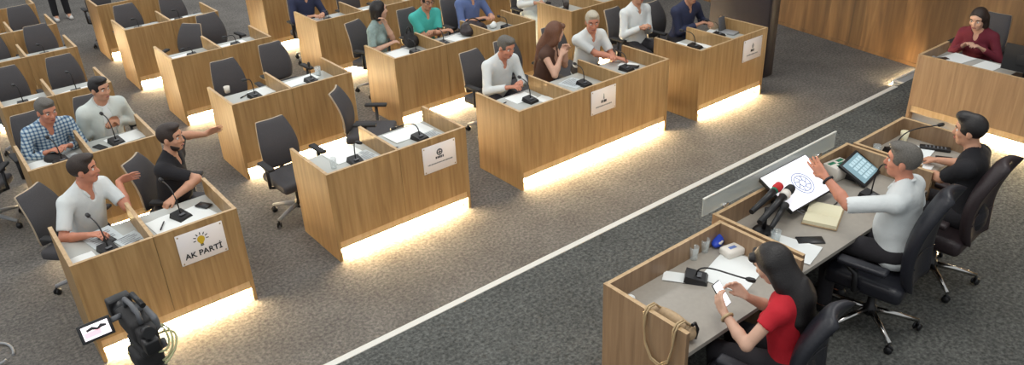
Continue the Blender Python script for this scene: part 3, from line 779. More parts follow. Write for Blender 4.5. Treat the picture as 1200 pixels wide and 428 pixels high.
person('man in a blue shirt behind a dark bag, head out of frame',(4.88,4.42),270,lean=10,L=(5.02,4.02,.81),Rr=(4.78,4.02,.82),top='blueshirt',sleeve='mid',hair='short',hairm='hairgrey',skin='skin')
person('man in dark navy at the top edge, head out of frame',(3.22,6.38),275,lean=9,L=(3.36,6.00,.80),Rr=(3.14,6.00,.80),top='navy',hair='short',skin='skin')
person('person in white cut off by the top of the photo, beyond the auburn-haired woman',(6.10,4.44),264,lean=0,L=(6.02,4.10,.80),Rr=(5.92,4.12,.80),top='shirtwhite',hair='short',skin='skin',pants='shirtpale')
person('standing person in black trousers and light shoes, only legs in frame',(.86,12.15),270,lean=0,hip=.92,legs='stand',L=(1.12,12.1,.85),Rr=(.58,12.1,.85),top='black_cloth',hair='short',skin='skin',pants='black_cloth',shoes='shoelight')
person('woman in a burgundy V-neck jumper reading at the clerk desk',(8.22,-1.26),183,zf=PZ,lean=20,head=(-4,18,0),hip=.44,L=(7.90,-1.42,.90),Rr=(7.90,-1.20,.90),female=True,top='burgundy',hair='bob',hairm='hairdark',skin='skinlight')
person('young man in a black T-shirt seated at the far presidium desk',(4.40,-2.88),98,zf=PZ,lean=8,head=(6,6,0),hip=.62,L=(4.46,-2.46,.95),Rr=(4.74,-2.44,.95),top='black_cloth',sleeve='short',neck='crew',hair='quiff',hairm='hairblack',skin='skin',h=.008)
person('grey-haired man in a white shirt raising his arm at the presidium',(3.44,-2.82),98,zf=PZ,lean=5,head=(12,2,0),hip=.68,L=(3.13,-2.36,1.34),Rr=(3.74,-2.50,.96),LP=(-.9,-.2,-.8),top='shirtwhite',sleeve='elbow',hair='short',hairm='hairgrey',skin='skinred',fat=.035,watch=('L','ink'),curl=(8,25),Ln=(1,.3,-.2),h=.008)
person('woman with long black hair in a red top looking at her phone',(1.99,-2.95),104,zf=PZ,lean=10,head=(2,32,0),hip=.565,L=(1.70,-2.64,1.04),Rr=(1.91,-2.64,1.06),female=True,top='redcloth',sleeve='cap',neck='deep',hair='long',hairm='hairblack',skin='skinlight',watch=('L','gold'),Ln=(1,.2,.2),Rn=(-1,.2,.2),LP=(-.8,-.2,-.9),RP=(.8,-.2,-.9),Ld=(.25,.75,.6),Rd=(-.25,.75,.6),curl=(30,30),h=.008)

# ---------------------------------------------------------------- things on the desks
ZT=.7405; ZP=PZ+.7405; ZC=PZ+.6805
def mic(x,y,z,off,label,rz=0,group='gooseneck microphones',small=1.):
    t=thing('gooseneck_microphone',label,'microphone',(x,y,z),0,group)
    b=MB(); b.T=Matrix.Rotation(R(rz),4,'Z')
    s=small
    b.add([(-.065*s,-.075*s,0),(.065*s,-.075*s,0),(.065*s,.075*s,0),(-.065*s,.075*s,0),(-.055*s,-.062*s,.026),(.055*s,-.062*s,.026),(.055*s,.065*s,.050),(-.055*s,.065*s,.050)],
          [(0,1,5,4),(1,2,6,5),(2,3,7,6),(3,0,4,7),(4,5,6,7),(3,2,1,0)]); b.build('base',M['black'],t)
    b=MB(); b.T=Matrix.Rotation(R(rz),4,'Z'); b.rbox(0,-.02*s,.040,.05*s,.03*s,.008,.003,1); b.build('talk_button',M['grey'],t)
    o=Vector(off); p0=Vector((0,0,.035)); pts=bez(p0,p0+Vector((0,0,o.z*.75+.05)),o-Vector((o.x*.45,o.y*.45,-.02*0)),o,12)
    b=MB(); b.tube(pts,.0055,8); b.build('gooseneck',M['black'],t)
    d=(pts[-1]-pts[-2]).normalized(); b=MB(); b.tube([pts[-1]-d*.005,pts[-1]+d*.012,pts[-1]+d*.045,pts[-1]+d*.058],[.010,.017,.017,.010],10); b.build('microphone_head',M['black'],t)
    return t
def paper(x,y,z,rz,w,h,label,m='paper',lines=False,group='papers on the desks',th=.003):
    t=thing('paper_sheet',label,'paper',(x,y,z),R(rz),group)
    b=MB(); n=6
    vs=[];fs=[]
    for k in range(2):
        for i in range(n+1):
            for j in range(2):
                u=-w/2+w*i/n; vs.append((u,-h/2+h*j,k*th+(.0025*math.sin(i*1.1+x*7)+.0025)*(1 if k or True else 0)))
    q=2*(n+1)
    for i in range(n):
        a=2*i; fs+=[(a,a+1,a+3,a+2),(q+a,q+a+2,q+a+3,q+a+1),(a,a+2,q+a+2,q+a),(a+1,q+a+1,q+a+3,a+3)]
    fs+=[(0,q,q+1,1),(2*n,2*n+1,q+2*n+1,q+2*n)]
    b.add(vs,fs); b.build('sheet',M[m],t)
    if lines:
        b=MB(); 
        for k in range(7): b.box(-w*.36,w*(.36 if k%3 else .2),h*.36-k*h*.11,h*.36-k*h*.11+.006,th+.0052,th+.0062)
        b.build('printed_lines',M['inkgrey'],t)
    return t
def pen(x,y,z,rz,label,m='ink'):
    t=thing('pen',label,'pen',(x,y,z),R(rz),'pens on the desks')
    b=MB(); b.tube([(-.07,0,.006),(.055,0,.006)],.0055,8); b.tube([(.055,0,.006),(.072,0,.006)],[.005,.0015],8); b.build('barrel',M[m],t)
    b=MB(); b.tube([(-.072,0,.006),(-.02,0,.006)],.0062,8); b.box(-.07,-.03,-.001,.001,.011,.014); b.build('cap',M['black'],t)
def phone(x,y,z,rz,label,m='black',w=.076,l=.158,tilt=None):
    t=thing('mobile_phone',label,'phone',(x,y,z),R(rz),None)
    if tilt: t.rotation_euler=tilt
    b=MB(); b.rbox(0,0,.005,w,l,.009,.004,2); b.build('phone_body',M['black'],t)
    b=MB(); b.rbox(0,0,.0096,w*.92,l*.94,.0012,.0005,1); b.build('display',M[m],t)
    return t
def glass(x,y,z,label,r=.033,h=.10,m='clear',cat='glass',name='drinking_glass',water=True):
    t=thing(name,label,cat,(x,y,z),0,None)
    b=MB(); b.lathe([(0,.0),(r*.82,.0),(r,h),(r-.003,h),(r*.82-.003,.008),(0,.008)],20); b.build('vessel',M[m],t)
    if water: 
        b=MB(); b.lathe([(0,.0085),(r*.80-.003,.0085),(r*.88-.003,h*.5),(0,h*.5)],20); b.build('water',M['clear'],t)
    return t

# front desk with the bulb sign
paper(-1.06,1.22,ZT,6,.17,.22,'white paper at the left end of the desk with the bulb sign')
paper(-.87,1.50,ZT,10,.24,.30,'white papers beside the resting hand of the pointing man','papergrey',True)
paper(-.70,1.28,ZT,14,.19,.26,'printed sheet left of the divider on the bulb-sign desk','papergrey',True)
phone(-.845,1.43,ZT+.009,16,'dark phone on the papers of the pointing man')
pen(-.72,1.19,ZT+.012,24,'pen lying on the printed sheet left of the bulb-desk divider')
mic(-.88,1.25,ZT,(-.03,.24,.22),'black gooseneck microphone before the pointing man in white',14)
paper(-.42,1.36,ZT,6,.21,.28,'white sheet with a pen, right of the divider on the bulb-sign desk')
paper(-.19,1.34,ZT,12,.30,.30,'wide white papers before the bearded man in black')
pen(-.44,1.33,ZT+.011,62,'dark pen on the sheet beside the bulb-desk divider')
mic(-.27,1.38,ZT,(-.02,.25,.26),'black gooseneck microphone before the bearded man in black',20)
phone(-.06,1.44,ZT+.010,30,'dark phone at the right of the bearded man papers',w=.08,l=.13)
# unoccupied front desk
paper(1.33,1.52,ZT,4,.32,.30,'white document on the left half of the unoccupied front desk')
paper(1.47,1.34,ZT,8,.17,.24,'small printed sheet near the divider of the unoccupied front desk','papergrey',True)
mic(1.33,1.29,ZT,(.02,-.02,.21),'upright black gooseneck microphone on the left half of the unoccupied desk')
glass(1.12,1.33,ZT,'clear glass at the left front corner of the unoccupied desk',water=False)
paper(2.05,1.52,ZT,4,.46,.26,'long white papers on the right half of the unoccupied front desk')
paper(2.21,1.29,ZT,10,.15,.22,'printed leaflet behind the round-emblem sign','papergrey',True)
pen(1.73,1.31,ZT,-8,'pen right of the divider on the unoccupied desk')
mic(2.06,1.32,ZT,(-.24,.02,.19),'black gooseneck microphone bent left on the unoccupied desk',10)
# three-seat desk
paper(3.46,1.45,ZT,0,.28,.22,'white sheet under the hands of the grey-haired man in white')
paper(3.62,1.22,ZT,14,.16,.22,'sheet left of the first divider on the three-seat desk')
mic(3.47,1.30,ZT,(.05,.22,.20),'black gooseneck microphone before the grey-haired man looking down',6)
pen(3.20,1.45,ZT,10,'pen at the left end of the three-seat desk')
paper(4.18,1.38,ZT,10,.26,.26,'white sheet before the woman with auburn hair','papergrey',True)
mic(4.22,1.25,ZT,(.04,.18,.19),'black gooseneck microphone before the woman with auburn hair',4)
mic(4.91,1.26,ZT,(.05,.20,.18),'black gooseneck microphone before the white-haired man',4)
paper(5.05,1.36,ZT,20,.16,.22,'white sheet right of the white-haired man microphone')
phone(5.02,1.27,ZT+.01,30,'dark phone lying at the right end of the three-seat desk')
# desk beside the partition
paper(5.98,1.38,ZT,4,.30,.24,'white sheets before the man with clasped hands')
mic(6.08,1.21,ZT,(.0,.20,.18),'black gooseneck microphone before the man with clasped hands',8,small=1.1)
paper(6.22,1.20,ZT,10,.11,.22,'white slip beside the divider at the partition desk')
paper(6.74,1.40,ZT,14,.22,.28,'white sheet at the hands of the man in navy')
mic(6.66,1.30,ZT,(.02,.20,.16),'black gooseneck microphone before the man in navy',12)
t=thing('document_tray','brown-grey open case standing at the right end of the partition desk','case',(6.86,1.28,ZT),R(8))
b=MB(); b.rbox(0,0,.012,.15,.20,.024,.004,1); b.build('tray_base',M['midgrey'],t)
b=MB(); b.T=Matrix.Translation((0,.10,.02))@Matrix.Rotation(R(-14),4,'X'); b.rbox(0,0,.09,.15,.014,.18,.004,1); b.build('lid',M['grey'],t)

# second row, left column
paper(-.97,3.36,ZT,8,.20,.26,'white paper at the left of the man in the checked shirt')
paper(-.71,3.30,ZT,14,.20,.26,'printed sheet under the hands of the man in the checked shirt','papergrey',True)
mic(-.79,3.28,ZT,(-.03,.22,.20),'black gooseneck microphone before the man in the checked shirt',12)
def cap(x,y,z,label):
    t=thing('cap',label,'cap',(x,y,z),R(20))
    sdf_mesh('crown',[ell((0,0,.01),(.085,.095,.055)),plane((0,0,.002),(0,0,-1))],.008,M['blackmat'],t)
    sdf_mesh('visor',[ell((0,-.11,.012),(.075,.075,.012))],.006,M['blackmat'],t)
cap(-.84,3.43,ZT,'dark folded cap by the right hand of the man in the checked shirt')
mic(-.26,3.40,ZT,(-.02,.20,.26),'black gooseneck microphone before the man in the white jacket',10)
paper(-.16,3.46,ZT,10,.34,.26,'white papers before the man in the white jacket')
pen(-.33,3.30,ZT,20,'pen right of the divider before the man in the white jacket','ink')
phone(-.42,3.40,ZT,20,'dark phone beside the second-row divider')
# second row, empty desk
glass(1.12,3.98,ZT,'small white cup on the empty second-row desk',r=.035,h=.075,m='white',cat='cup',name='cup',water=False)
paper(1.42,3.70,ZT,8,.24,.24,'white papers left of the divider on the empty second-row desk')
pen(1.22,3.72,ZT,30,'pen left of the microphone on the empty second-row desk')
mic(1.30,3.60,ZT,(-.05,.02,.22),'black gooseneck microphone on the left half of the empty second-row desk',8)
paper(1.92,3.72,ZT,10,.42,.20,'white papers right of the divider on the empty second-row desk')
mic(2.00,3.60,ZT,(0,.0,.24),'black gooseneck microphone on the right half of the empty second-row desk',8)
glass(2.16,3.74,ZT,'drinking glass at the right end of the empty second-row desk',r=.04,h=.11)
# second row, teal shirt desk
def lump(name,label,cat,loc,rz,prims,m,part='bag_body',h=.010):
    t=thing(name,label,cat,loc,R(rz)); sdf_mesh(part,prims,h,m,t); return t
paper(3.30,3.72,ZT,8,.34,.30,'white papers before the woman with short black hair')
t=lump('handbag','dark slouched handbag with upright handle before the black-haired woman','bag',(3.58,3.86,ZT),10,[ell((0,0,.07),(.13,.07,.075),None,.03),ell((-.03,.02,.12),(.08,.055,.09),None,.03),cone((.07,0,.06),(.13,-.02,.03),.05,.03,.03),plane((0,0,.002),(0,0,-1))],M['blackmat'])
b=MB(); b.tube(bez((-.07,.01,.17),(-.08,.0,.30),(.00,.0,.30),(.01,.01,.17),12),.010,8); b.build('handle',M['black'],t)
mic(3.46,3.58,ZT,(.02,.16,.14),'black gooseneck microphone before the woman with short black hair',10)
mic(3.92,3.62,ZT,(.05,.18,.16),'black gooseneck microphone before the man in the teal polo',10)
paper(4.20,3.72,ZT,12,.24,.26,'white paper right of the man in the teal polo')
t=lump('shoulder_bag','dark brown soft bag lying before the man in the blue shirt','bag',(4.50,3.74,ZT),12,[ell((-.02,0,.065),(.23,.12,.075),None,.03),ell((-.06,.03,.11),(.14,.09,.07),None,.03),cone((.10,-.02,.05),(.18,-.05,.03),.05,.03,.03),plane((0,0,.002),(0,0,-1))],M['leatherbrown'])
b=MB(); b.tube(bez((-.14,.05,.15),(-.02,.02,.25),(.10,.03,.20),(.18,-.02,.07),12),.008,8); b.build('strap',M['blackmat'],t)
lump('tissue','crumpled white tissue right of the dark brown bag','tissue',(4.83,3.74,ZT),0,[ell((0,0,.03),(.055,.045,.032),None,.02),ell((.03,.02,.05),(.03,.03,.035),None,.02),ell((-.03,-.01,.045),(.03,.02,.03),None,.02),plane((0,0,.002),(0,0,-1))],M['paper'],'tissue_sheet')
phone(5.00,3.66,ZT,30,'dark phone near the right end of the teal-shirt desk')
mic(4.94,3.56,ZT,(.0,.16,.14),'black gooseneck microphone at the right end of the teal-shirt desk',8)
# desk cut by the top edge, third and further rows
mic(6.03,3.60,ZT,(0,.15,.2),'black gooseneck microphone on the desk beyond the auburn-haired woman')
glass(6.17,3.70,ZT,'dark brown cup on the desk beyond the auburn-haired woman',r=.042,h=.09,m='hairdark',cat='cup',name='cup',water=False)
paper(5.92,3.70,ZT,6,.22,.26,'white paper on the desk beyond the auburn-haired woman')
paper(-.25,5.30,ZT,8,.42,.24,'white papers on the desk behind the man in the white jacket')
mic(-.22,5.24,ZT,(-.02,.05,.26),'black gooseneck microphone on the desk behind the white jacket')
paper(-.80,5.30,ZT,8,.42,.24,'white papers on the left desk behind the checked shirt')
mic(-.78,5.28,ZT,(-.02,.05,.24),'black gooseneck microphone on the left desk behind the checked shirt')
paper(1.17,5.68,ZT,8,.34,.24,'white papers on the left half of the third-row desk with turned chairs')
mic(1.28,5.60,ZT,(-.10,-.02,.14),'black gooseneck microphone left of the third-row divider',6)
mic(1.88,5.62,ZT,(-.12,.0,.16),'black gooseneck microphone right of the third-row divider',6)
paper(1.84,5.70,ZT,8,.42,.22,'white papers on the right half of the third-row desk with turned chairs')
paper(3.22,5.86,ZT,6,.30,.26,'white papers before the man in navy at the top edge')
mic(3.34,5.76,ZT,(.03,.10,.12),'black gooseneck microphone before the man in navy at the top edge')
paper(3.95,5.80,ZT,6,.26,.26,'white paper beside the divider at the top edge')
mic(1.12,7.45,ZT,(-.03,.03,.17),'black gooseneck microphone on the fourth-row middle desk, left half')
mic(1.72,7.48,ZT,(-.03,.03,.17),'black gooseneck microphone on the fourth-row middle desk, right half')
paper(1.72,7.56,ZT,4,.36,.22,'white papers on the fourth-row middle desk, right half')
mic(-.2,7.12,ZT,(-.03,.05,.16),'black gooseneck microphone on the fourth-row desk of the left column')

# ---------------------------------------------------------------- presidium things
lump('tissue','crumpled white tissue with a red mark in the near presidium corner','tissue',(1.48,-2.05,ZP),20,[ell((0,0,.018),(.06,.035,.02),None,.02),ell((.035,-.015,.028),(.03,.03,.02),None,.02),ell((-.04,.01,.026),(.03,.025,.02),None,.02),plane((0,0,.002),(0,0,-1))],M['paper'],'tissue_sheet',.007)
t=thing('handbag','small rolled tan handbag inside the near presidium panel, straps hanging outside','bag',(1.50,-2.42,ZP),0)
sdf_mesh('bag_body',[cone((0,.13,.055),(0,-.12,.055),.050,.052,.02),ell((-.01,.0,.09),(.04,.14,.05),None,.02),plane((0,0,.002),(0,0,-1))],.008,M['tan'],t)
for k,dy in enumerate((.10,.075,-.075,-.10)):
    pass
for o in (0,.016):
    b=MB(); zt=.170
    pts=[(.0,.09+o,.11),(-.06,.09+o,.175),(-.115,.09+o,zt+.008),(-.143,.092+o,zt-.03),(-.145,.10,.03),(-.147,.085,-.08+o),(-.150,.03,-.165+o),(-.150,-.04,-.175+o),(-.148,-.10,-.11+o),(-.145,-.125,.02),(-.143,-.12-o,zt-.03),(-.115,-.12-o,zt+.008),(-.06,-.12-o,.175),(0,-.12-o,.11)]
    sp=[]
    for i in range(len(pts)-1):
        for s in range(3): sp.append(Vector(pts[i]).lerp(Vector(pts[i+1]),s/3))
    sp.append(Vector(pts[-1])); b.tube(sp,.0062,6); b.build('shoulder_strap',M['gold'],t)
b=MB(); b.tube([(.02,-.16,.02),(.03,-.165,.09),(.02,-.15,.13),(-.02,-.16,.14)],.010,6); b.build('buckle_strap',M['black'],t)
glass(2.20,-2.00,ZP,'clear glass nearest the woman in red on the presidium',water=False)
glass(2.33,-1.99,ZP,'second clear glass beside the tissue pack on the presidium',water=False)
t=thing('tissue_pack','white tissue pack beside the small blue packet','packet',(2.44,-2.14,ZP),R(-12))
b=MB(); b.rbox(0,0,.03,.15,.11,.058,.02,3); b.build('pack_body',M['white'],t)
b=MB(); b.rbox(0,0,.0592,.06,.03,.002,.0008,1); b.build('opening_flap',M['inkblue'],t)
t=thing('wipes_pack','small blue and white crumpled packet behind the tissue pack','packet',(2.46,-2.00,ZP),R(18))
sdf_mesh('pack_body',[ell((0,0,.03),(.07,.04,.03),None,.02),ell((.04,.01,.04),(.035,.03,.03),None,.02),plane((0,0,.002),(0,0,-1))],.006,M['blue'],t)
b=MB(); b.rbox(-.02,-.03,.045,.05,.02,.012,.004,2); b.build('white_label',M['white'],t)
paper(2.28,-2.28,ZP,14,.42,.32,'large white sheets on the near presidium unit before the woman in red')
paper(1.93,-2.06,ZP,34,.11,.15,'small white card under the near presidium microphone')
mic(2.02,-2.17,ZP,(.13,-.30,.10),'black gooseneck microphone before the woman in red',35,'presidium microphones',1.05)
t=phone(1.795,-2.535,1.075,0,'lit mobile phone in the hands of the woman in red','phonelit',w=.078,l=.16,tilt=(R(52),0,R(8)))
paper(2.80,-2.38,ZP,14,.26,.34,'white sheet left of the black phone on the middle presidium unit')
phone(2.99,-2.40,ZP,50,'large black phone lying between the white sheet and the cream book',w=.09,l=.19)
# cream open book
t=thing('open_book','thick cream open notebook beside the black phone','book',(3.34,-2.28,ZP),R(22))
b=MB(); b.rbox(0,0,.006,.33,.25,.010,.003,1); b.build('cover',M['tan'],t)
for s in (-1,1):
    b=MB(); n=8; vs=[]
    for i in range(n+1):
        u=i/n; z=.034+.010*math.sin(u*PI*.9)-.010*(1-u)**6
        for y in (-.118,.118): vs+= [(s*(u*.158),y,z),(s*(u*.158),y,.0115)]
    fs=[]
    for i in range(n): 
        a=4*i; fs+=[(a,a+4,a+6,a+2),(a+1,a+3,a+7,a+5),(a,a+1,a+5,a+4),(a+2,a+6,a+7,a+3)]
    fs+=[(0,2,3,1),(4*n,4*n+1,4*n+3,4*n+2)]
    b.add(vs,fs); b.build('page_block',M['cream'],t)
b=MB(); b.tube(bez((-.10,.12,.05),(-.16,.17,.10),(-.08,.22,.08),(-.05,.13,.05),14),.004,6); b.build('ribbon_loop',M['grey'],t)
# tilted document screen
A=Vector((3.12,-2.11,.95)); B=Vector((3.62,-2.12,.97)); 
t=thing('document_screen','large tilted white screen showing a faint round emblem','screen',(3.41,-1.99,ZP),R(0))
b=MB(); b.rbox(0,0,.010,.34,.20,.020,.006,2); b.build('stand_foot',M['black'],t)
tilt=R(-62)
b=MB(); b.T=Matrix.Translation((0,-.01,.155))@Matrix.Rotation(R(28),4,'X'); b.rbox(0,0,0,.60,.36,.030,.006,2); b.build('screen_frame',M['black'],t)
b=MB(); b.T=Matrix.Translation((0,-.01,.155))@Matrix.Rotation(R(28),4,'X'); b.box(-.292,.292,-.172,.172,.0152,.0165); dsp=b.build('display',M['docscreen'],t)
b=MB(); b.T=Matrix.Translation((0,-.01,.155))@Matrix.Rotation(R(28),4,'X')
for r in (.095,.072,.030): b.tube([(.02+r*math.cos(a),-.02+r*math.sin(a),.0166) for a in np.linspace(0,2*PI,33)],.0028,5,caps=False)
for k in range(8):
    a=k*PI/4; b.tube([(.02+.034*math.cos(a),-.02+.034*math.sin(a),.0166),(.02+.068*math.cos(a+.3),-.02+.068*math.sin(a+.3),.0166)],.0028,5)
b.build('faint_emblem',M['inkblue'],dsp)
b=MB(); b.tube([(0,.02,.02),(0,.04,.14)],.022,8); b.build('stand_neck',M['black'],t)
b=MB(); b.tube(bez((.20,-.17,.07),(.24,-.24,.02),(.22,-.26,.005),(.10,-.24,.005),10),.005,6); b.build('cable',M['black'],t)
# cluster of press microphones
t=thing('press_microphone','black press microphone cluster on a round stand, one with a red foam end','microphone',(2.86,-2.10,ZP),0,'presidium microphones')
b=MB(); b.lathe([(0,0),(.075,0),(.08,.006),(.07,.018),(.02,.024),(0,.024)],24); b.build('stand_base',M['black'],t)
b=MB(); b.tube([(0,0,.02),(.005,0,.14),(.01,.0,.19)],.016,8); b.build('stand_pole',M['black'],t)
for k,(p,q,r,nm,mm) in enumerate((((-.14,-.05,.15),(.20,.0,.21),.028,'microphone_body','black'),((-.12,.04,.19),(.19,.07,.24),.025,'microphone_body','black'),((-.10,-.12,.12),(.10,-.07,.17),.022,'microphone_body','black'))):
    b=MB(); b.tube([p,tuple((Vector(p)*.3+Vector(q)*.7)),q],[r*.8,r,r*1.15],12); mk=b.build(nm,M[mm],t)
    d=(Vector(q)-Vector(p)).normalized(); e=Vector(q)
    if k==0:
        b=MB(); b.tube([e,e+d*.03,e+d*.06],[.036,.040,.034],14); b.build('flag_ring',M['white'],mk)
        b=MB(); b.tube([e+d*.06,e+d*.09,e+d*.13,e+d*.14],[.034,.038,.032,.015],14); b.build('foam_windscreen',M['blackmat'],mk)
    elif k==1:
        b=MB(); b.tube([e,e+d*.03,e+d*.07,e+d*.085],[.026,.036,.034,.014],14); b.build('foam_windscreen',M['red'],mk)
        b=MB(); b.tube([e-d*.02,e],[.028,.030],14); b.build('flag_ring',M['green'],mk)
    else:
        b=MB(); b.tube([e,e+d*.03,e+d*.06,e+d*.07],[.024,.030,.028,.012],14); b.build('foam_windscreen',M['blackmat'],mk)
glass(2.80,-2.24,ZP,'clear water glass beside the press microphones',r=.036,h=.09)
# touch tablet, gooseneck, printed box
t=thing('touch_tablet','dark tablet tilted on a stand with a pale tiled screen','tablet',(4.12,-2.11,ZP),R(10))
b=MB(); b.T=Matrix.Translation((0,0,.075))@Matrix.Rotation(R(28),4,'X'); b.rbox(0,0,0,.36,.26,.022,.006,2); b.build('tablet_body',M['black'],t)
b=MB(); b.T=Matrix.Translation((0,0,.075))@Matrix.Rotation(R(28),4,'X'); b.box(-.155,.155,-.108,.108,.0112,.0122); d_=b.build('display',M['tabscreen'],t)
b=MB(); b.T=Matrix.Translation((0,0,.075))@Matrix.Rotation(R(28),4,'X')
for i in range(5):
    for j in range(4): b.box(-.085+i*.046,-.048+i*.046,-.09+j*.046,-.055+j*.046,.0124,.0130)
b.build('screen_tiles',M['tabtile'],d_)
b=MB(); b.add([(-.10,-.02,0),(.10,-.02,0),(.10,.11,0),(-.10,.11,0),(-.08,.06,.085),(.08,.06,.085)],[(0,1,2,3),(0,4,5,1),(3,2,5,4),(0,3,4),(1,5,2)]); b.build('stand',M['black'],t)
mic(3.86,-2.36,ZP,(-.10,-.16,.36),'black gooseneck microphone reaching the mouth of the man raising his arm',0,'presidium microphones')
t=thing('card_box','white box with green print behind the tablet','box',(4.02,-1.98,ZP),R(-8))
b=MB(); b.rbox(0,0,.055,.20,.15,.11,.004,1); b.build('box_body',M['white'],t)
b=MB()
for q in ((-.05,.03),(.02,-.01),(.05,.035),(-.02,-.035)): b.rbox(q[0],q[1],.1105,.07,.035,.002,.0008,1)
b.build('green_print',M['green'],t)
# far unit
glass(5.00,-2.02,ZP,'pale paper cup in the far corner of the presidium',r=.036,h=.10,m='cream',cat='cup',name='cup',water=False)
glass(4.50,-1.99,ZP,'clear glass on the far presidium unit, nearest the white box',r=.034,h=.08,water=False)
glass(4.62,-1.98,ZP,'clear glass on the far presidium unit, next to the microphone',r=.034,h=.08,water=False)
paper(4.86,-2.19,ZP,10,.30,.26,'white sheet right of the gooseneck on the far presidium unit')
paper(4.60,-2.36,ZP,10,.24,.18,'white sheet under the forearms of the man in the black T-shirt')
t=thing('remote_control','long black remote control beside the far white sheet','remote',(5.04,-2.28,ZP),R(28))
b=MB(); b.rbox(0,0,.014,.07,.24,.026,.006,2); b.build('case',M['black'],t)
b=MB()
for k in range(6): b.rbox(0,-.08+k*.03,.0275,.04,.014,.004,.001,1)
b.build('keys',M['grey'],t)
phone(4.92,-2.42,ZP,30,'black phone near the hand of the man in the black T-shirt',w=.08,l=.13)
mic(4.74,-2.08,ZP,(.36,-.16,.20),'black gooseneck microphone stretched towards the man in the black T-shirt',70,'presidium microphones')

# clerk desk
paper(7.62,-1.28,ZC,80,.26,.30,'white sheet under the hands of the woman in burgundy')
paper(7.58,-1.62,ZC,84,.22,.30,'second white sheet beside the black monitor')
phone(7.48,-1.17,ZC,60,'black phone on the clerk desk',w=.08,l=.15)
lump('paperweight','small grey paperweight at the left end of the clerk desk','paperweight',(7.42,-1.10,ZC),0,[ell((0,0,.018),(.03,.03,.02)),plane((0,0,.002),(0,0,-1))],M['midgrey'],'weight',.005)
t=thing('computer_monitor','black computer monitor seen from behind on the clerk desk','monitor',(7.50,-2.03,ZC),R(-90))
b=MB(); b.rbox(0,0,.19,.50,.03,.28,.006,2); b.build('monitor_housing',M['blackmat'],t)
b=MB(); b.rbox(0,-.022,.19,.22,.02,.12,.006,2); b.build('rear_bulge',M['blackmat'],t)
b=MB(); b.rbox(0,0,.008,.24,.18,.014,.005,2); b.build('stand_foot',M['black'],t)
b=MB(); b.tube([(0,-.01,.012),(0,-.01,.12)],.022,8); b.build('stand_neck',M['black'],t)
b=MB(); b.box(-.235,.235,.0152,.0162,.065,.315); b.build('display',M['ink'],t)

# ---------------------------------------------------------------- video camera on its tripod, lower left
t=thing('video_camera','dark video camera on a tripod with flip-out lit viewfinder screen, lower left','camera',(-1.09,-.76,PZ),R(6))
Z=1.17
b=MB(); b.rbox(0,.02,Z,.115,.24,.125,.025,3); b.rbox(.005,-.13,Z-.015,.10,.10,.11,.018,2); b.build('camera_body',M['blackmat'],t)
b=MB(); b.rbox(.075,-.0,Z-.01,.05,.17,.10,.022,3); b.build('hand_grip',M['grey'],t)
b=MB(); b.lathe([(0,.13),(.046,.13),(.050,.18),(.058,.21),(.060,.27),(.052,.27),(.044,.20),(0,.20)],20,(0,0,Z+.005),axis='y'); b.build('lens',M['black'],t)
b=MB(); b.rbox(0,.235,Z+.01,.13,.07,.115,.012,2); b.build('lens_hood',M['black'],t)
b=MB(); b.tube([(0,-.10,Z+.05),(0,-.09,Z+.115),(0,.0,Z+.13),(0,.09,Z+.12),(0,.11,Z+.05)],.014,8); b.build('carry_handle',M['grey'],t)
b=MB(); b.tube([(.055,-.02,Z+.10),(.055,.14,Z+.10)],.016,10); b.build('microphone_tube',M['black'],t)
b=MB(); b.rbox(.03,.02,Z+.075,.06,.05,.03,.008,2); b.build('microphone_clamp',M['grey'],t)
b=MB(); b.tube([(-.01,-.17,Z+.05),(-.01,-.24,Z+.065)],[.026,.034],12); b.build('eyepiece',M['black'],t)
b=MB(); b.rbox(-.01,-.21,Z-.03,.08,.07,.085,.012,2); b.build('battery',M['black'],t)
b=MB(); b.tube([(-.05,.06,Z+.05),(-.105,.05,Z+.055)],.016,8); b.build('screen_hinge',M['grey'],t)
TS=Matrix.Translation((-.195,.03,Z+.05))@Matrix.Rotation(R(-4),4,'Z')@Matrix.Rotation(R(-28),4,'X')
b=MB(); b.T=TS; b.rbox(0,0,0,.17,.018,.105,.006,2); vf=b.build('viewfinder_frame',M['black'],t)
b=MB(); b.T=TS; b.box(-.068,.068,-.0105,-.0092,-.038,.038); b.build('viewfinder_display',M['camscreen2'],t)
b=MB(); b.T=TS
for q in ((-.02,-.012,.085,.03),): b.box(q[0]-q[2]/2,q[0]+q[2]/2,-.0118,-.0106,q[1]-q[3]/2,q[1]+q[3]/2)
b.build('viewfinder_picture',M['camscreen'],vf)
b=MB(); b.T=TS; b.prism([(-.03,.004),(-.005,.018),(.02,.012),(.045,.022),(.058,.006),(.03,-.004),(.01,.002)],-.0,.0005) if False else b.tube([(-.045,-.0125,.012),(-.015,-.0125,.018),(.01,-.0125,.006),(.03,-.0125,.016),(.055,-.0125,.010)],[.006,.009,.006,.010,.005],6)
b.build('viewfinder_dark_streak',M['ink'],vf)  # dark streak within the picture shown on the flip-out screen
for k in range(3):
    b=MB(); r=.10+.022*k
    b.tube([(.03+r*.9*math.cos(a),-.05+r*math.sin(a)*1.1,Z-.10-.035*k+.045*math.sin(a*1.5+k)) for a in np.linspace(-1.6,2.6,22)],.0065,6); b.build('strap_cable',M['strapyellow'],t)
b=MB(); b.rbox(0,-.02,Z-.13,.10,.22,.06,.015,3); b.rbox(.0,.0,Z-.22,.15,.17,.12,.03,3); b.lathe([(.05,Z-.34),(.08,Z-.31),(.08,Z-.27),(.05,Z-.26)],16); b.build('fluid_head',M['blackmat'],t)
b=MB(); b.tube([(.085,0,Z-.20),(.115,0,Z-.20)],[.03,.03],12); b.build('tension_knob',M['grey'],t)
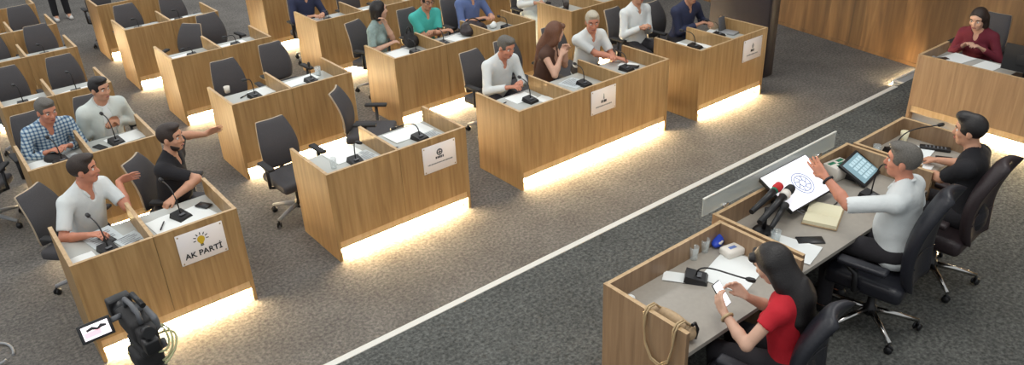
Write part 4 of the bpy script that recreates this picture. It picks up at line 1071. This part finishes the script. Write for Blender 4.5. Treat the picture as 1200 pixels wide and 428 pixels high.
for k in range(3):
    a=.6+2*PI*k/3; c,s=math.cos(a),math.sin(a)
    b=MB(); b.tube([(c*.06,s*.06,Z-.32),(c*.24,s*.24,.42),(c*.38,s*.38,.02)],[.026,.022,.018],8); lg=b.build('tripod_leg',M['black'],t)
    b=MB(); b.lathe([(0,0),(.028,0),(.024,.03),(0,.03)],10,(c*.38,s*.38,0)); b.build('rubber_foot',M['blackmat'],lg)
# loop of grey cable on the floor at the left edge
t=thing('floor_cable','loose grey cable loop on the carpet in the lower left corner','cable',(-1.82,1.58,0),0)
b=MB(); b.tube([(.10*math.cos(a)*(1-.04*a),.16*math.sin(a),.012+.004*a) for a in np.linspace(-.5,5.2,26)],.011,7); b.build('cable_loop',M['midgrey'],t)

# ---------------------------------------------------------------- light
w=bpy.data.worlds.new('hall_ambient'); SC.world=w; w.use_nodes=True
bg=w.node_tree.nodes['Background']; bg.inputs['Color'].default_value=(.93,.97,1.0,1); bg.inputs['Strength'].default_value=.74
def area(x,y,z,sx,sy,p,col=(1,.97,.92)):
    l=bpy.data.lights.new('ceiling_light','AREA'); l.shape='RECTANGLE'; l.size=sx; l.size_y=sy; l.energy=p; l.color=col
    o=bpy.data.objects.new('ceiling_light',l); COL.objects.link(o); o.location=(x,y,z); return o
for x in (-2.5,1.5,5.5):
    for y in (-2.6,2.0,6.6,11): area(x,y,4.6,1.6,.9,52)

# ---------------------------------------------------------------- camera
cam=bpy.data.cameras.new('gallery_view'); co=bpy.data.objects.new('gallery_view',cam); COL.objects.link(co)
cam.sensor_width=36; cam.sensor_fit='HORIZONTAL'; cam.lens=925.774*36/1200; cam.clip_start=.05
yaw,pit,rol=0.6535850983,0.4883477016,-0.0458365743
fw=Vector((math.sin(yaw)*math.cos(pit),math.cos(yaw)*math.cos(pit),-math.sin(pit)))
r0=Vector((math.cos(yaw),-math.sin(yaw),0)); u0=r0.cross(fw)
rr=r0*math.cos(rol)+u0*math.sin(rol); uu=-r0*math.sin(rol)+u0*math.cos(rol)
mw=Matrix((( rr.x,uu.x,-fw.x,CAM[0]),(rr.y,uu.y,-fw.y,CAM[1]),(rr.z,uu.z,-fw.z,CAM[2]),(0,0,0,1)))
co.matrix_world=mw; SC.camera=co
SC.view_settings.view_transform='Standard'; SC.view_settings.look='None'; SC.view_settings.gamma=1; SC.view_settings.exposure=-.12
SC.view_settings.use_curve_mapping=False
